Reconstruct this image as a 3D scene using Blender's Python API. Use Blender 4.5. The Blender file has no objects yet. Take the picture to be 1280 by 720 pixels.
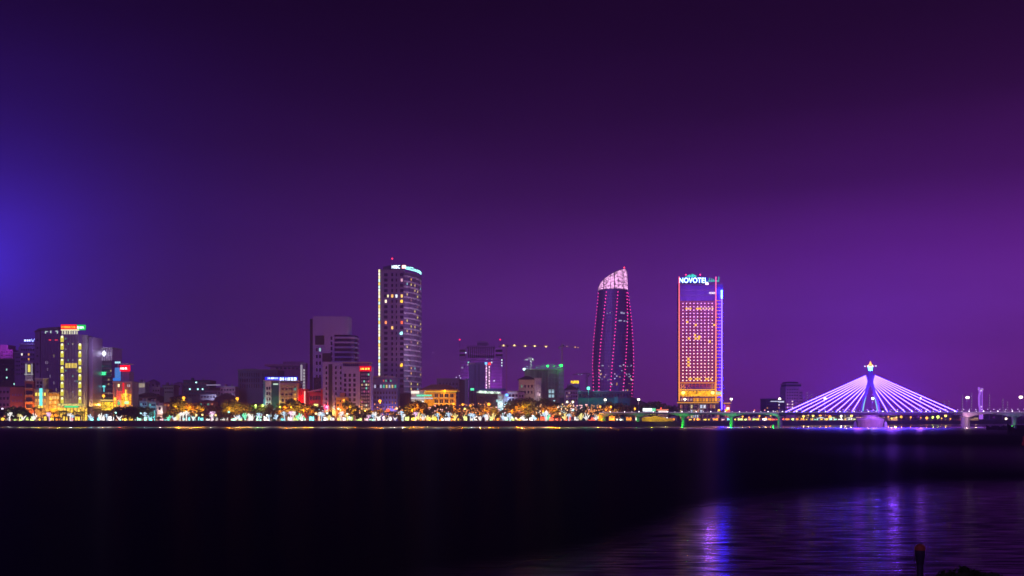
import bpy, math, random
from mathutils import Vector

S = bpy.context.scene
COL = S.collection
rnd = random.Random(11)
F, H, HY = 1125.0, 9.8, 520.0          # focal length in photo pixels, eye height (m), horizon row
GZ = 4.5                               # height of the quay above the river
def X(px, Y): return (px - 640.0) * Y / F
def Z(py, Y): return H + (HY - py) * Y / F

# ------------------------------------------------------------------ camera
cam = bpy.data.objects.new('camera', bpy.data.cameras.new('camera'))
COL.objects.link(cam)
cam.location = (0, 0, H)
cam.rotation_euler = (math.radians(90), 0, 0)
cam.data.sensor_width = 36
cam.data.lens = 36 * F / 1280
cam.data.shift_y = 160 / 1280
cam.data.clip_start = 0.5
cam.data.clip_end = 40000
S.camera = cam
S.view_settings.view_transform = 'Standard'
S.view_settings.look = 'None'
S.view_settings.exposure = 0
S.view_settings.gamma = 1
S.render.engine = 'CYCLES'
S.cycles.use_denoising = True
S.cycles.max_bounces = 5
S.cycles.diffuse_bounces = 2
S.cycles.glossy_bounces = 3
S.cycles.sample_clamp_indirect = 3

# ------------------------------------------------------------------ night sky
def lin(c):
    return tuple((v / 255 / 12.92 if v / 255 <= 0.04045 else ((v / 255 + 0.055) / 1.055) ** 2.4) for v in c)
world = bpy.data.worlds.new('World')
S.world = world
world.use_nodes = True
nt = world.node_tree
nt.nodes.clear()
def N(t, **k):
    n = nt.nodes.new(t)
    for a, v in k.items(): setattr(n, a, v)
    return n
def L(a, b): nt.links.new(a, b)
tc = N('ShaderNodeTexCoord')
sep = N('ShaderNodeSeparateXYZ'); L(tc.outputs['Generated'], sep.inputs[0])
def ramp(stops):
    r = N('ShaderNodeValToRGB')
    r.color_ramp.interpolation = 'EASE' if False else 'LINEAR'
    els = r.color_ramp.elements
    while len(els) < len(stops): els.new(0.5)
    for e, (p, c) in zip(els, stops):
        e.position = p; e.color = (*lin(c), 1)
    return r
SKY_L = ramp([(0.0, (52, 22, 94)), (0.06, (60, 26, 106)), (0.12, (58, 23, 98)), (0.20, (47, 16, 86)), (0.28, (35, 9, 62)), (0.34, (26, 5, 48)), (0.42, (16, 2, 30)), (0.6, (8, 1, 16)), (1.0, (5, 1, 10))])
SKY_R = ramp([(0.0, (120, 37, 134)), (0.05, (127, 43, 158)), (0.11, (119, 45, 168)), (0.17, (98, 32, 138)), (0.24, (66, 18, 90)), (0.31, (42, 9, 56)), (0.38, (28, 5, 38)), (0.6, (12, 2, 18)), (1.0, (6, 1, 10))])
L(sep.outputs[2], SKY_L.inputs[0]); L(sep.outputs[2], SKY_R.inputs[0])
az = N('ShaderNodeMapRange'); az.inputs['From Min'].default_value = -0.32; az.inputs['From Max'].default_value = 0.45; L(sep.outputs[0], az.inputs['Value'])
mixs = N('ShaderNodeMix', data_type='RGBA'); L(az.outputs[0], mixs.inputs['Factor']); L(SKY_L.outputs[0], mixs.inputs['A']); L(SKY_R.outputs[0], mixs.inputs['B'])
total = mixs.outputs['Result']
def glow(total, px, py, lo, hi, colour, power=1.0, squash=None):
    # a broad patch of city glow lighting the low haze in one direction of the sky
    d = Vector((px - 640, F, HY - py)).normalized()
    dot = N('ShaderNodeVectorMath', operation='DOT_PRODUCT')
    L(tc.outputs['Generated'], dot.inputs[0]); dot.inputs[1].default_value = d
    mr = N('ShaderNodeMapRange', interpolation_type='SMOOTHERSTEP')
    mr.inputs['From Min'].default_value = math.cos(math.radians(hi))
    mr.inputs['From Max'].default_value = math.cos(math.radians(lo))
    L(dot.outputs['Value'], mr.inputs['Value'])
    pw = N('ShaderNodeMath', operation='POWER'); L(mr.outputs[0], pw.inputs[0]); pw.inputs[1].default_value = power
    sc = N('ShaderNodeVectorMath', operation='SCALE'); sc.inputs[0].default_value = colour
    L(pw.outputs[0], sc.inputs['Scale'])
    ad = N('ShaderNodeVectorMath', operation='ADD'); L(total, ad.inputs[0]); L(sc.outputs[0], ad.inputs[1])
    return ad.outputs[0]
def dome(total, px, py, sigma, colour):
    # light dome of something bright just out of frame: falls off exponentially with angle
    d = Vector((px - 640, F, HY - py)).normalized()
    dot = N('ShaderNodeVectorMath', operation='DOT_PRODUCT'); L(tc.outputs['Generated'], dot.inputs[0]); dot.inputs[1].default_value = d
    ac = N('ShaderNodeMath', operation='ARCCOSINE'); L(dot.outputs['Value'], ac.inputs[0]); ac.use_clamp = False
    mu = N('ShaderNodeMath', operation='MULTIPLY'); L(ac.outputs[0], mu.inputs[0]); mu.inputs[1].default_value = -1 / math.radians(sigma)
    ex = N('ShaderNodeMath', operation='EXPONENT'); L(mu.outputs[0], ex.inputs[0])
    sc = N('ShaderNodeVectorMath', operation='SCALE'); sc.inputs[0].default_value = colour; L(ex.outputs[0], sc.inputs['Scale'])
    ad = N('ShaderNodeVectorMath', operation='ADD'); L(total, ad.inputs[0]); L(sc.outputs[0], ad.inputs[1])
    return ad.outputs[0]
total = dome(total, -22, 330, 3.6, (0.040, 0.024, 0.82))
total = dome(total, 1088, 492, 3.4, (0.010, 0.0, 0.30))
# thin uneven cloud veils
mpw = N('ShaderNodeMapping'); mpw.inputs['Scale'].default_value = (2.0, 2.0, 7.0); L(tc.outputs['Generated'], mpw.inputs[0])
cn = N('ShaderNodeTexNoise'); cn.inputs['Scale'].default_value = 1.6; cn.inputs['Detail'].default_value = 4; L(mpw.outputs[0], cn.inputs['Vector'])
cm_ = N('ShaderNodeMapRange'); cm_.inputs['From Min'].default_value = 0.3; cm_.inputs['From Max'].default_value = 0.7; cm_.inputs['To Min'].default_value = 0.90; cm_.inputs['To Max'].default_value = 1.09; L(cn.outputs[0], cm_.inputs['Value'])
cs = N('ShaderNodeVectorMath', operation='SCALE'); L(total, cs.inputs[0]); L(cm_.outputs[0], cs.inputs['Scale']); total = cs.outputs[0]
bg = N('ShaderNodeBackground'); L(total, bg.inputs['Color']); bg.inputs['Strength'].default_value = 1.0
out = N('ShaderNodeOutputWorld'); L(bg.outputs[0], out.inputs['Surface'])

# added fill sun from behind the camera in place of skyglow: weak, wide, violet
sun = bpy.data.objects.new('skyglow_light', bpy.data.lights.new('skyglow_light', 'SUN'))
COL.objects.link(sun)
sun.data.energy = 0.62
sun.data.angle = math.radians(30)
sun.data.color = (0.42, 0.20, 1.0)
sun.rotation_euler = (math.radians(62), 0, math.radians(-28))

# ------------------------------------------------------------------ materials
MATS = {}
def new_mat(key):
    m = bpy.data.materials.new(key); m.use_nodes = True
    m.node_tree.nodes.clear()
    return m, m.node_tree
def wall(name, c, rough=0.8, var=0.25, scale=0.12, spec=0.3, grid=None):
    """painted / rendered wall: base colour broken by weather streaks and patches"""
    if name in MATS: return MATS[name]
    m, t = new_mat(name)
    o = t.nodes.new('ShaderNodeOutputMaterial'); p = t.nodes.new('ShaderNodeBsdfPrincipled')
    t.links.new(p.outputs[0], o.inputs[0])
    co = t.nodes.new('ShaderNodeTexCoord')
    mp = t.nodes.new('ShaderNodeMapping'); mp.inputs['Scale'].default_value = (1, 1, 0.25)
    t.links.new(co.outputs['Object'], mp.inputs[0])
    n = t.nodes.new('ShaderNodeTexNoise'); n.inputs['Scale'].default_value = scale; n.inputs['Detail'].default_value = 5
    t.links.new(mp.outputs[0], n.inputs['Vector'])
    mr = t.nodes.new('ShaderNodeMapRange')
    mr.inputs['From Min'].default_value = 0.3; mr.inputs['From Max'].default_value = 0.7
    mr.inputs['To Min'].default_value = 1 - var; mr.inputs['To Max'].default_value = 1 + var * 0.4
    t.links.new(n.outputs[0], mr.inputs['Value'])
    v = t.nodes.new('ShaderNodeVectorMath'); v.operation = 'SCALE'; v.inputs[0].default_value = c
    t.links.new(mr.outputs[0], v.inputs['Scale'])
    t.links.new(v.outputs[0], p.inputs['Base Color'])
    p.inputs['Roughness'].default_value = rough
    p.inputs['Specular IOR Level'].default_value = spec
    MATS[name] = m
    return m
def glassy(name, c, metal, rough):
    w_ = wall(name, c, rough, 0.2, 0.08, 0.8)
    for n_ in w_.node_tree.nodes:
        if n_.type == 'BSDF_PRINCIPLED': n_.inputs['Metallic'].default_value = metal
    return w_
def em(c, s=1.0, sample=False, patt=False):
    """something that gives off light, or a lit surface made to glow instead; patt = uneven light across the fitting"""
    key = 'lit_%.2f_%.2f_%.2f_%.2f_%d_%d' % (*c, s, sample, patt)
    if key in MATS: return MATS[key]
    m, t = new_mat('lit_surface')
    o = t.nodes.new('ShaderNodeOutputMaterial'); e = t.nodes.new('ShaderNodeEmission')
    e.inputs[0].default_value = (*c, 1); e.inputs[1].default_value = s
    if patt:
        co = t.nodes.new('ShaderNodeTexCoord')
        n = t.nodes.new('ShaderNodeTexNoise'); n.inputs['Scale'].default_value = 0.55; n.inputs['Detail'].default_value = 3
        t.links.new(co.outputs['Object'], n.inputs['Vector'])
        mr = t.nodes.new('ShaderNodeMapRange')
        mr.inputs['From Min'].default_value = 0.35; mr.inputs['From Max'].default_value = 0.65
        mr.inputs['To Min'].default_value = s * 0.32; mr.inputs['To Max'].default_value = s * 1.7
        t.links.new(n.outputs[0], mr.inputs['Value']); t.links.new(mr.outputs[0], e.inputs[1])
    t.links.new(e.outputs[0], o.inputs[0])
    m.cycles.emission_sampling = 'FRONT_BACK' if sample else 'NONE'
    MATS[key] = m
    return m
def leaf_mat(name, c):
    if name in MATS: return MATS[name]
    m, t = new_mat(name)
    o = t.nodes.new('ShaderNodeOutputMaterial')
    d = t.nodes.new('ShaderNodeBsdfDiffuse'); tr = t.nodes.new('ShaderNodeBsdfTranslucent')
    mx = t.nodes.new('ShaderNodeMixShader'); mx.inputs[0].default_value = 0.45
    co = t.nodes.new('ShaderNodeTexCoord'); n = t.nodes.new('ShaderNodeTexNoise')
    n.inputs['Scale'].default_value = 0.9
    t.links.new(co.outputs['Object'], n.inputs['Vector'])
    r = t.nodes.new('ShaderNodeValToRGB')
    r.color_ramp.elements[0].position = 0.35; r.color_ramp.elements[0].color = (*[v * 0.55 for v in c], 1)
    r.color_ramp.elements[1].position = 0.65; r.color_ramp.elements[1].color = (*[v * 1.5 for v in c], 1)
    t.links.new(n.outputs[0], r.inputs[0])
    t.links.new(r.outputs[0], d.inputs[0]); t.links.new(r.outputs[0], tr.inputs[0])
    t.links.new(d.outputs[0], mx.inputs[1]); t.links.new(tr.outputs[0], mx.inputs[2])
    t.links.new(mx.outputs[0], o.inputs[0])
    MATS[name] = m
    return m
WHITE = wall('white_render', (0.62, 0.60, 0.60))
PALE = wall('pale_render', (0.42, 0.39, 0.42))
GREY = wall('grey_render', (0.22, 0.20, 0.23))
DARK = wall('dark_cladding', (0.05, 0.045, 0.06))
BLACK = wall('black_metal', (0.02, 0.02, 0.025), 0.5)
BEIGE = wall('beige_render', (0.48, 0.36, 0.27))
SALMON = wall('salmon_render', (0.50, 0.20, 0.12))
YELLOW = wall('yellow_render', (0.70, 0.38, 0.05))
REDW = wall('red_render', (0.55, 0.05, 0.04))
ROOF = wall('red_tile_roof', (0.20, 0.05, 0.03))
SLATE = wall('slate_roof', (0.06, 0.055, 0.07))
CONC = wall('concrete', (0.28, 0.26, 0.25), 0.9, 0.4, 0.3)
STEEL = wall('painted_steel', (0.35, 0.35, 0.37), 0.4)
TEALW = wall('teal_hoarding', (0.02, 0.16, 0.17))
BLUEW = wall('blue_panel', (0.05, 0.10, 0.40))
PURPW = wall('mauve_cladding', (0.30, 0.20, 0.38), 0.5)
GLASS = glassy('dark_glass', (0.16, 0.15, 0.18), 0.8, 0.2)
GLASSP = glassy('tinted_glass', (0.36, 0.28, 0.44), 0.45, 0.4)
GLASSG = glassy('green_glass', (0.03, 0.25, 0.20), 0.6, 0.2)
BARK = wall('bark', (0.10, 0.07, 0.05), 0.9, 0.4, 1.0)
LEAF = [leaf_mat('foliage_deep', (0.055, 0.085, 0.03)), leaf_mat('foliage_mid', (0.09, 0.12, 0.04)), leaf_mat('foliage_olive', (0.12, 0.11, 0.04))]

# ------------------------------------------------------------------ mesh building
class MB:
    def __init__(s): s.v = []; s.f = []
    def add(s, vs, fs):
        k = len(s.v); s.v += [tuple(v) for v in vs]; s.f += [tuple(i + k for i in f) for f in fs]; return s
    def box(s, x0, x1, y0, y1, z0, z1):
        if x1 < x0: x0, x1 = x1, x0
        if y1 < y0: y0, y1 = y1, y0
        if z1 < z0: z0, z1 = z1, z0
        return s.add([(x0,y0,z0),(x1,y0,z0),(x1,y1,z0),(x0,y1,z0),(x0,y0,z1),(x1,y0,z1),(x1,y1,z1),(x0,y1,z1)],
                     [(3,2,1,0),(4,5,6,7),(0,1,5,4),(1,2,6,5),(2,3,7,6),(3,0,4,7)])
    def tube(s, p, q, r0, r1=None, n=6):
        r1 = r0 if r1 is None else r1
        p, q = Vector(p), Vector(q); d = (q - p)
        if d.length < 1e-6: return s
        d.normalize()
        a = d.cross(Vector((0, 0, 1)) if abs(d.z) < 0.9 else Vector((1, 0, 0))).normalized(); b = d.cross(a)
        vs = []
        for c, r in ((p, r0), (q, r1)):
            for i in range(n):
                t = 2 * math.pi * i / n
                vs.append(c + a * (r * math.cos(t)) + b * (r * math.sin(t)))
        fs = [(i, (i + 1) % n, n + (i + 1) % n, n + i) for i in range(n)]
        fs += [tuple(range(n))[::-1], tuple(range(n, 2 * n))]
        return s.add(vs, fs)
    def path(s, pts, r, n=6):
        for i in range(len(pts) - 1):
            r0 = r[i] if isinstance(r, (list, tuple)) else r
            r1 = r[i + 1] if isinstance(r, (list, tuple)) else r
            s.tube(pts[i], pts[i + 1], r0, r1, n)
        return s
    def prism(s, pts, z0, z1):           # plan polygon, extruded upwards
        n = len(pts)
        vs = [(x, y, z0) for x, y in pts] + [(x, y, z1) for x, y in pts]
        return s.add(vs, [(i, (i + 1) % n, n + (i + 1) % n, n + i) for i in range(n)] + [tuple(range(n))[::-1], tuple(range(n, 2 * n))])
    def slab(s, pts, y0, y1):            # outline in x/z, extruded in depth
        n = len(pts)
        vs = [(x, y0, z) for x, z in pts] + [(x, y1, z) for x, z in pts]
        return s.add(vs, [(i, (i + 1) % n, n + (i + 1) % n, n + i) for i in range(n)] + [tuple(range(n))[::-1], tuple(range(n, 2 * n))])
    def loft(s, rings, cap=True):        # rings of equal length
        n = len(rings[0]); vs = [p for r in rings for p in r]; fs = []
        for k in range(len(rings) - 1):
            for i in range(n):
                j = (i + 1) % n
                fs.append((k*n+i, k*n+j, (k+1)*n+j, (k+1)*n+i))
        if cap: fs += [tuple(range(n))[::-1], tuple(range((len(rings)-1)*n, len(rings)*n))]
        return s.add(vs, fs)
    def ball(s, c, r, seg=8, rings=5, sz=1.0):
        c = Vector(c); rr = []
        for k in range(1, rings):
            t = math.pi * k / rings
            rr.append([c + Vector((r*math.sin(t)*math.cos(2*math.pi*i/seg), r*math.sin(t)*math.sin(2*math.pi*i/seg), -r*sz*math.cos(t))) for i in range(seg)])
        return s.loft(rr)
    def hip(s, x0, x1, y0, y1, z0, z1, over=0.8):
        x0 -= over; x1 += over; y0 -= over; y1 += over
        w, d = x1 - x0, y1 - y0; k = min(w, d) * 0.45
        if w >= d: top = [(x0 + k, (y0+y1)/2, z1), (x1 - k, (y0+y1)/2, z1)]
        else: top = [((x0+x1)/2, y0 + k, z1), ((x0+x1)/2, y1 - k, z1)]
        if w >= d: fs = [(0,1,5,4),(1,2,5),(2,3,4,5),(3,0,4),(3,2,1,0)]
        else: fs = [(0,1,4),(1,2,5,4),(2,3,5),(3,0,4,5),(3,2,1,0)]
        return s.add([(x0,y0,z0),(x1,y0,z0),(x1,y1,z0),(x0,y1,z0)] + top, fs)
    def mesh(s, name, mat, off=(0, 0, 0)):
        me = bpy.data.meshes.new(name)
        me.from_pydata([(v[0]-off[0], v[1]-off[1], v[2]-off[2]) for v in s.v], [], s.f)
        me.materials.append(mat); me.validate(); me.update()
        return me
def link(name, data, parent=None, loc=(0, 0, 0)):
    o = bpy.data.objects.new(name, data); COL.objects.link(o); o.location = loc
    if parent: o.parent = parent
    return o
def tag(o, label=None, cat=None, group=None, kind=None):
    if label: o['label'] = label
    if cat: o['category'] = cat
    if group: o['group'] = group
    if kind: o['kind'] = kind
    return o
def solo(name, mb, mat, loc=(0, 0, 0), **k):
    return tag(link(name, mb.mesh(name, mat, loc), None, loc), **k)

class T:
    """a thing: an Empty at its base; parts given in world coordinates"""
    def __init__(s, name, label, cat, loc, group=None, depth=18):
        s.r = link(name, None, None, loc); s.o = tuple(loc); s.Y = loc[1]; s.d = depth
        tag(s.r, label, cat, group)
    def put(s, name, mb, mat, parent=None, kind=None):
        o = link(name, mb.mesh(name, mat, s.o), parent or s.r)
        if kind: o['kind'] = kind
        return o
    def b(s, name, x0, x1, yt, yb, mat, d0=0.0, d1=None, parent=None):
        """box between photo columns x0..x1 and rows yt..yb, measured on the thing's front plane"""
        zb = GZ if yb is None else Z(yb, s.Y)
        m = MB().box(X(x0, s.Y), X(x1, s.Y), s.Y + d0, s.Y + (s.d if d1 is None else d1), zb, Z(yt, s.Y))
        return s.put(name, m, mat, parent)
    def inst(s, name, me, loc, parent=None):
        return link(name, me, parent or s.r, (loc[0]-s.o[0], loc[1]-s.o[1], loc[2]-s.o[2]))
    def many(s, name, items, cap=100):
        """items: (size xyz, centre, material, weight); the first 100 are parts, the rest one part"""
        rest = {}
        for k, (sz, c, mat, shape) in enumerate(items):
            if k < cap: s.inst(name, unit(shape, sz, mat), c)
            else:
                mb = rest.setdefault(mat.name, (mat, MB()))[1]
                if shape == 'box': mb.box(c[0]-sz[0]/2, c[0]+sz[0]/2, c[1]-sz[1]/2, c[1]+sz[1]/2, c[2]-sz[2]/2, c[2]+sz[2]/2)
                else: mb.ball(c, sz[0]/2, 6, 4)
        for mat, mb in rest.values(): s.put(name, mb, mat, kind='stuff')
    def grid(s, name, x0, x1, y0, y1, cols, rows, w, h, pick, dy=-0.12, thick=0.3, skip=None, side=None):
        """windows (or lights) on the front plane; w, h in photo pixels; pick(c, r) gives the material"""
        it = []
        k = s.Y / F
        for r in range(rows):
            for c in range(cols):
                if skip and skip(c, r): continue
                px = x0 + (x1 - x0) * (c + 0.5) / cols; py = y0 + (y1 - y0) * (r + 0.5) / rows
                m = pick(c, r)
                if m is None: continue
                it.append(((w * k, thick, h * k), (X(px, s.Y), s.Y + dy, Z(py, s.Y)), m, 'box'))
        it.sort(key=lambda i: 0 if i[2].name.startswith('lit') else 1)
        s.many(name, it)
    def side_grid(s, name, px, sign, y0, y1, cols, rows, dw, h, pick, d0=1.0, d1=None):
        """the same on a side wall at column px (sign +1: faces right)"""
        it = []; k = s.Y / F; d1 = s.d - 1 if d1 is None else d1
        for r in range(rows):
            for c in range(cols):
                yy = s.Y + d0 + (d1 - d0) * (c + 0.5) / cols; py = y0 + (y1 - y0) * (r + 0.5) / rows
                m = pick(c, r)
                if m is None: continue
                it.append(((0.3, dw, h * k), (X(px, s.Y) + sign * 0.12, yy, Z(py, s.Y)), m, 'box'))
        s.many(name, it)
UNITS = {}
def unit(shape, sz, mat):
    key = (shape, tuple(round(v, 2) for v in sz), mat.name)
    if key not in UNITS:
        mb = MB()
        if shape == 'box': mb.box(-sz[0]/2, sz[0]/2, -sz[1]/2, sz[1]/2, -sz[2]/2, sz[2]/2)
        else: mb.ball((0, 0, 0), sz[0]/2, 8, 6)
        UNITS[key] = mb.mesh(shape, mat)
    return UNITS[key]
def base(px, Y): return (X(px, Y), Y, GZ)
def bld(label, cat, x0, x1, Y, depth=18, name='building', group=None):
    return T(name, label, cat, base((x0 + x1) / 2, Y), group, depth)
def text(s, t, string, x0, x1, yt, yb, mat, dy=-0.5, depth=0.25, parent=None, name='lettering'):
    cu = bpy.data.curves.new('t', 'FONT'); cu.body = string; cu.extrude = 0.05; cu.offset = 0.012; cu.space_character = 1.05
    ob = bpy.data.objects.new('t', cu); COL.objects.link(ob)
    bpy.context.view_layer.update()
    me = bpy.data.meshes.new_from_object(ob.evaluated_get(bpy.context.evaluated_depsgraph_get()))
    bpy.data.objects.remove(ob)
    xs = [v.co.x for v in me.vertices]; ys = [v.co.y for v in me.vertices]
    k = t.Y / F; W = (x1 - x0) * k; Hh = (yb - yt) * k
    sx = W / (max(xs) - min(xs)); sy = Hh / (max(ys) - min(ys))
    for v in me.vertices:
        x, y, z = v.co
        v.co = ((x - min(xs)) * sx + X(x0, t.Y) - t.o[0], dy - z * depth / 0.05, (y - min(ys)) * sy + Z(yb, t.Y) - t.o[2])
    me.materials.clear(); me.materials.append(mat)
    return link(name, me, parent or t.r)
def strokes(t, x0, x1, yt, yb, mat, n, dy=-0.5, seed=1, parent=None):
    """small neon lettering too far away to read: upright and level strokes in letter cells"""
    r = random.Random(seed); mb = MB(); k = t.Y / F
    a, b_ = X(x0, t.Y), X(x1, t.Y); w = (b_ - a) / n; z0, z1 = Z(yb, t.Y), Z(yt, t.Y); st = w * 0.22
    for i in range(n):
        l = a + i * w; rr = l + w * 0.78
        ys = t.Y + dy
        for on, bx in ((r.random() < .9, (l, l + st, z0, z1)), (r.random() < .6, (rr - st, rr, z0, z1)),
                       (r.random() < .6, (l + st, rr - st, z1 - st, z1)), (r.random() < .6, (l + st, rr - st, z0, z0 + st)),
                       (r.random() < .5, (l + st, rr - st, (z0+z1)/2 - st/2, (z0+z1)/2 + st/2))):
            if on: mb.box(bx[0], bx[1], ys - 0.3, ys, bx[2], bx[3])
    return t.put('lettering', mb, mat, parent)
LATER = []
def later(o, look, px): LATER.append((o, look, px))
def lamp_light(parent, loc, colour, watts, radius=0.5, spec=1.0):  # bulbs of real fittings; also fill lamps added without any fitting
    l = bpy.data.lights.new('bulb_or_fill_light', 'POINT'); l.color = colour; l.energy = watts; l.shadow_soft_size = radius; l.specular_factor = spec
    o = link('bulb_or_fill_light', l, parent, loc); return o

# ------------------------------------------------------------------ river, banks, ground
def water_mat():
    m, t = new_mat('river_water')
    n = lambda k, **kw: (lambda x: ([setattr(x, a, v) for a, v in kw.items()], x)[1])(t.nodes.new(k))
    l = t.links.new
    o = n('ShaderNodeOutputMaterial')
    geo = n('ShaderNodeTexCoord'); sp = n('ShaderNodeSeparateXYZ'); l(geo.outputs['Object'], sp.inputs[0])
    def math_(op, a, b=None, c=None):
        x = n('ShaderNodeMath', operation=op)
        for i, v in enumerate((a, b, c)):
            if v is None: continue
            if hasattr(v, 'is_linked') or not isinstance(v, (int, float)): l(v, x.inputs[i])
            else: x.inputs[i].default_value = v
        return x.outputs[0]
    def smooth(v, a, b):
        x = n('ShaderNodeMapRange', interpolation_type='SMOOTHSTEP'); l(v, x.inputs['Value'])
        x.inputs['From Min'].default_value = a; x.inputs['From Max'].default_value = b
        return x.outputs[0]
    xx, yy = sp.outputs[0], sp.outputs[1]
    # edge of the near-right patch: smoother, with brighter reflection painted in (distance as a curve of x)
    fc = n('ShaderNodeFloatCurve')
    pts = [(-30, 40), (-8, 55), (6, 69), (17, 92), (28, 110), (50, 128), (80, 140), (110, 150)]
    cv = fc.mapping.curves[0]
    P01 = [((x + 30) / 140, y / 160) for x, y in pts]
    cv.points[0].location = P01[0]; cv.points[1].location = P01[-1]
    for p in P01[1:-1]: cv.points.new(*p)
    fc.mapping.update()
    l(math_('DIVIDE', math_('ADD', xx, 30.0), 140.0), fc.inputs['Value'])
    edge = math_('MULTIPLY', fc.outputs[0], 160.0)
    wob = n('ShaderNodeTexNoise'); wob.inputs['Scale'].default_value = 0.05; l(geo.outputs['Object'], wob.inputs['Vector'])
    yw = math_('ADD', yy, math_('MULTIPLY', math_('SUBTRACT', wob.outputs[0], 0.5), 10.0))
    calm_sheen = math_('SUBTRACT', 1.0, smooth(math_('DIVIDE', yw, edge), 0.80, 1.06))
    calm_sheen = math_('MULTIPLY', calm_sheen, smooth(xx, -12.0, 8.0))
    # a sheen farther out on the right, painted as gloss colour only
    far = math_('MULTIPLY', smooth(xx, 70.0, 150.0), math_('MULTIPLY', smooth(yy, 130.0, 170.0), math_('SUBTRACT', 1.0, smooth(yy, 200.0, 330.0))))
    # strip along the quay: smoother, its reflection also painted brighter
    quay_sheen = math_('MULTIPLY', smooth(yy, 712.0, 760.0), math_('SUBTRACT', 1.0, smooth(yy, 815.0, 838.0)))
    shore_sheen = smooth(yy, 560.0, 720.0)  # broad sheen towards the far bank, painted as gloss colour
    # reflection strength painted by area into the gloss colour, near black elsewhere
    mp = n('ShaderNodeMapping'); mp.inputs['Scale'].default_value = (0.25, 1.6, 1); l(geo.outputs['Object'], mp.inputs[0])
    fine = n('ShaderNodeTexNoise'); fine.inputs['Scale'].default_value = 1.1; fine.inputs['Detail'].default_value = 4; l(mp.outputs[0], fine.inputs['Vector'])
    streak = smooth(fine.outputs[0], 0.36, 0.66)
    refl = math_('ADD', 0.011, math_('MULTIPLY', calm_sheen, math_('ADD', 0.030, math_('MULTIPLY', streak, 0.20))))
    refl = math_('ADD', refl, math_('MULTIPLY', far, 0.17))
    refl = math_('ADD', refl, math_('MULTIPLY', math_('MULTIPLY', calm_sheen, smooth(xx, 45.0, 75.0)), 0.10))
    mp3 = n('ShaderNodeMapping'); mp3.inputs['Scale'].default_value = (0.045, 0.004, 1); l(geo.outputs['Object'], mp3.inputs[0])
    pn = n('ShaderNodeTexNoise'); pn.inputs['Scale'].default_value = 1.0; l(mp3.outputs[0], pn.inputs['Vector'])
    refl = math_('ADD', refl, math_('MULTIPLY', quay_sheen, math_('ADD', 0.12, math_('MULTIPLY', smooth(pn.outputs[0], 0.42, 0.62), 1.3))))
    refl = math_('ADD', refl, math_('MULTIPLY', shore_sheen, math_('ADD', 0.09, math_('MULTIPLY', smooth(xx, 150.0, 330.0), 0.22))))
    refl = math_('ADD', refl, math_('MULTIPLY', math_('MULTIPLY', smooth(xx, 130.0, 260.0), smooth(yy, 430.0, 560.0)), 0.10))  # sheen painted over the right-hand reach
    cmb = n('ShaderNodeCombineColor')
    for i in range(3): l(refl, cmb.inputs[i])
    g = n('ShaderNodeBsdfGlossy', distribution='GGX'); l(cmb.outputs[0], g.inputs['Color'])
    rough = math_('SUBTRACT', 0.30, math_('MULTIPLY', calm_sheen, 0.13))
    rough = math_('SUBTRACT', rough, math_('MULTIPLY', quay_sheen, 0.16))
    l(rough, g.inputs['Roughness'])
    bp = n('ShaderNodeBump'); bp.inputs['Strength'].default_value = 0.35; bp.inputs['Distance'].default_value = 0.12
    l(fine.outputs[0], bp.inputs['Height']); l(bp.outputs[0], g.inputs['Normal'])
    d = n('ShaderNodeBsdfDiffuse'); d.inputs[0].default_value = (0.004, 0.003, 0.012, 1)
    a = n('ShaderNodeAddShader'); l(g.outputs[0], a.inputs[0]); l(d.outputs[0], a.inputs[1])
    l(a.outputs[0], o.inputs[0])
    return m
w = MB(); w.add([(-2400, -200, 0), (2400, -200, 0), (2400, 2500, 0), (-2400, 2500, 0)], [(0, 1, 2, 3)])
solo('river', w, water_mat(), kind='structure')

QL = [(-2300, 850), (X(790, 850), 850), (X(835, 878), 878), (X(930, 905), 905), (X(1000, 935), 935), (X(1150, 1030), 1030), (X(1290, 1150), 1150), (1400, 1500), (2300, 2100)]
g = MB()
GROUND = wall('bank_ground', (0.06, 0.055, 0.05), 0.9, 0.5, 0.05)
n = len(QL)
vs = [(x, y, GZ) for x, y in QL] + [(x, 2450, GZ) for x, y in QL]
g.add(vs, [(i, i + 1, n + i + 1, n + i) for i in range(n - 1)])
vs = [(x, y, GZ) for x, y in QL] + [(x, y - 0.8, -2) for x, y in QL]
g.add(vs, [(n + i, n + i + 1, i + 1, i) for i in range(n - 1)])
solo('riverbank', g, GROUND, kind='structure')
# riverside road and pavement on the quay
rd = MB(); rd.box(-1500, X(745, 850), 858, 866, GZ - 0.3, GZ + 0.012)
solo('road', rd, wall('asphalt', (0.05, 0.05, 0.05), 0.9, 0.3, 0.4), kind='structure')
kb = MB(); kb.box(-1500, X(780, 850), 850.4, 857.6, GZ - 0.3, GZ + 0.14)
solo('pavement', kb, wall('paving', (0.16, 0.14, 0.13), 0.8, 0.4, 0.5), kind='structure')
kc = MB(); kc.box(-1500, X(785, 850), 849.2, 850.35, GZ - 1.0, GZ + 0.45)
tag(solo('quay_parapet', kc, wall('quay_stone', (0.10, 0.09, 0.10), 0.9, 0.5, 0.3)), 'long low dark stone parapet along the edge of the left river bank', 'parapet')
# near bank under the viewpoint
nb = MB(); nb.add([(-300, -100, 4), (300, -100, 4), (300, 27.6, 4), (-300, 28.4, 4), (-300, 30, -2), (300, 30, -2)], [(0, 1, 2, 3), (3, 2, 5, 4)])
solo('near_bank', nb, GROUND, kind='structure')

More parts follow.
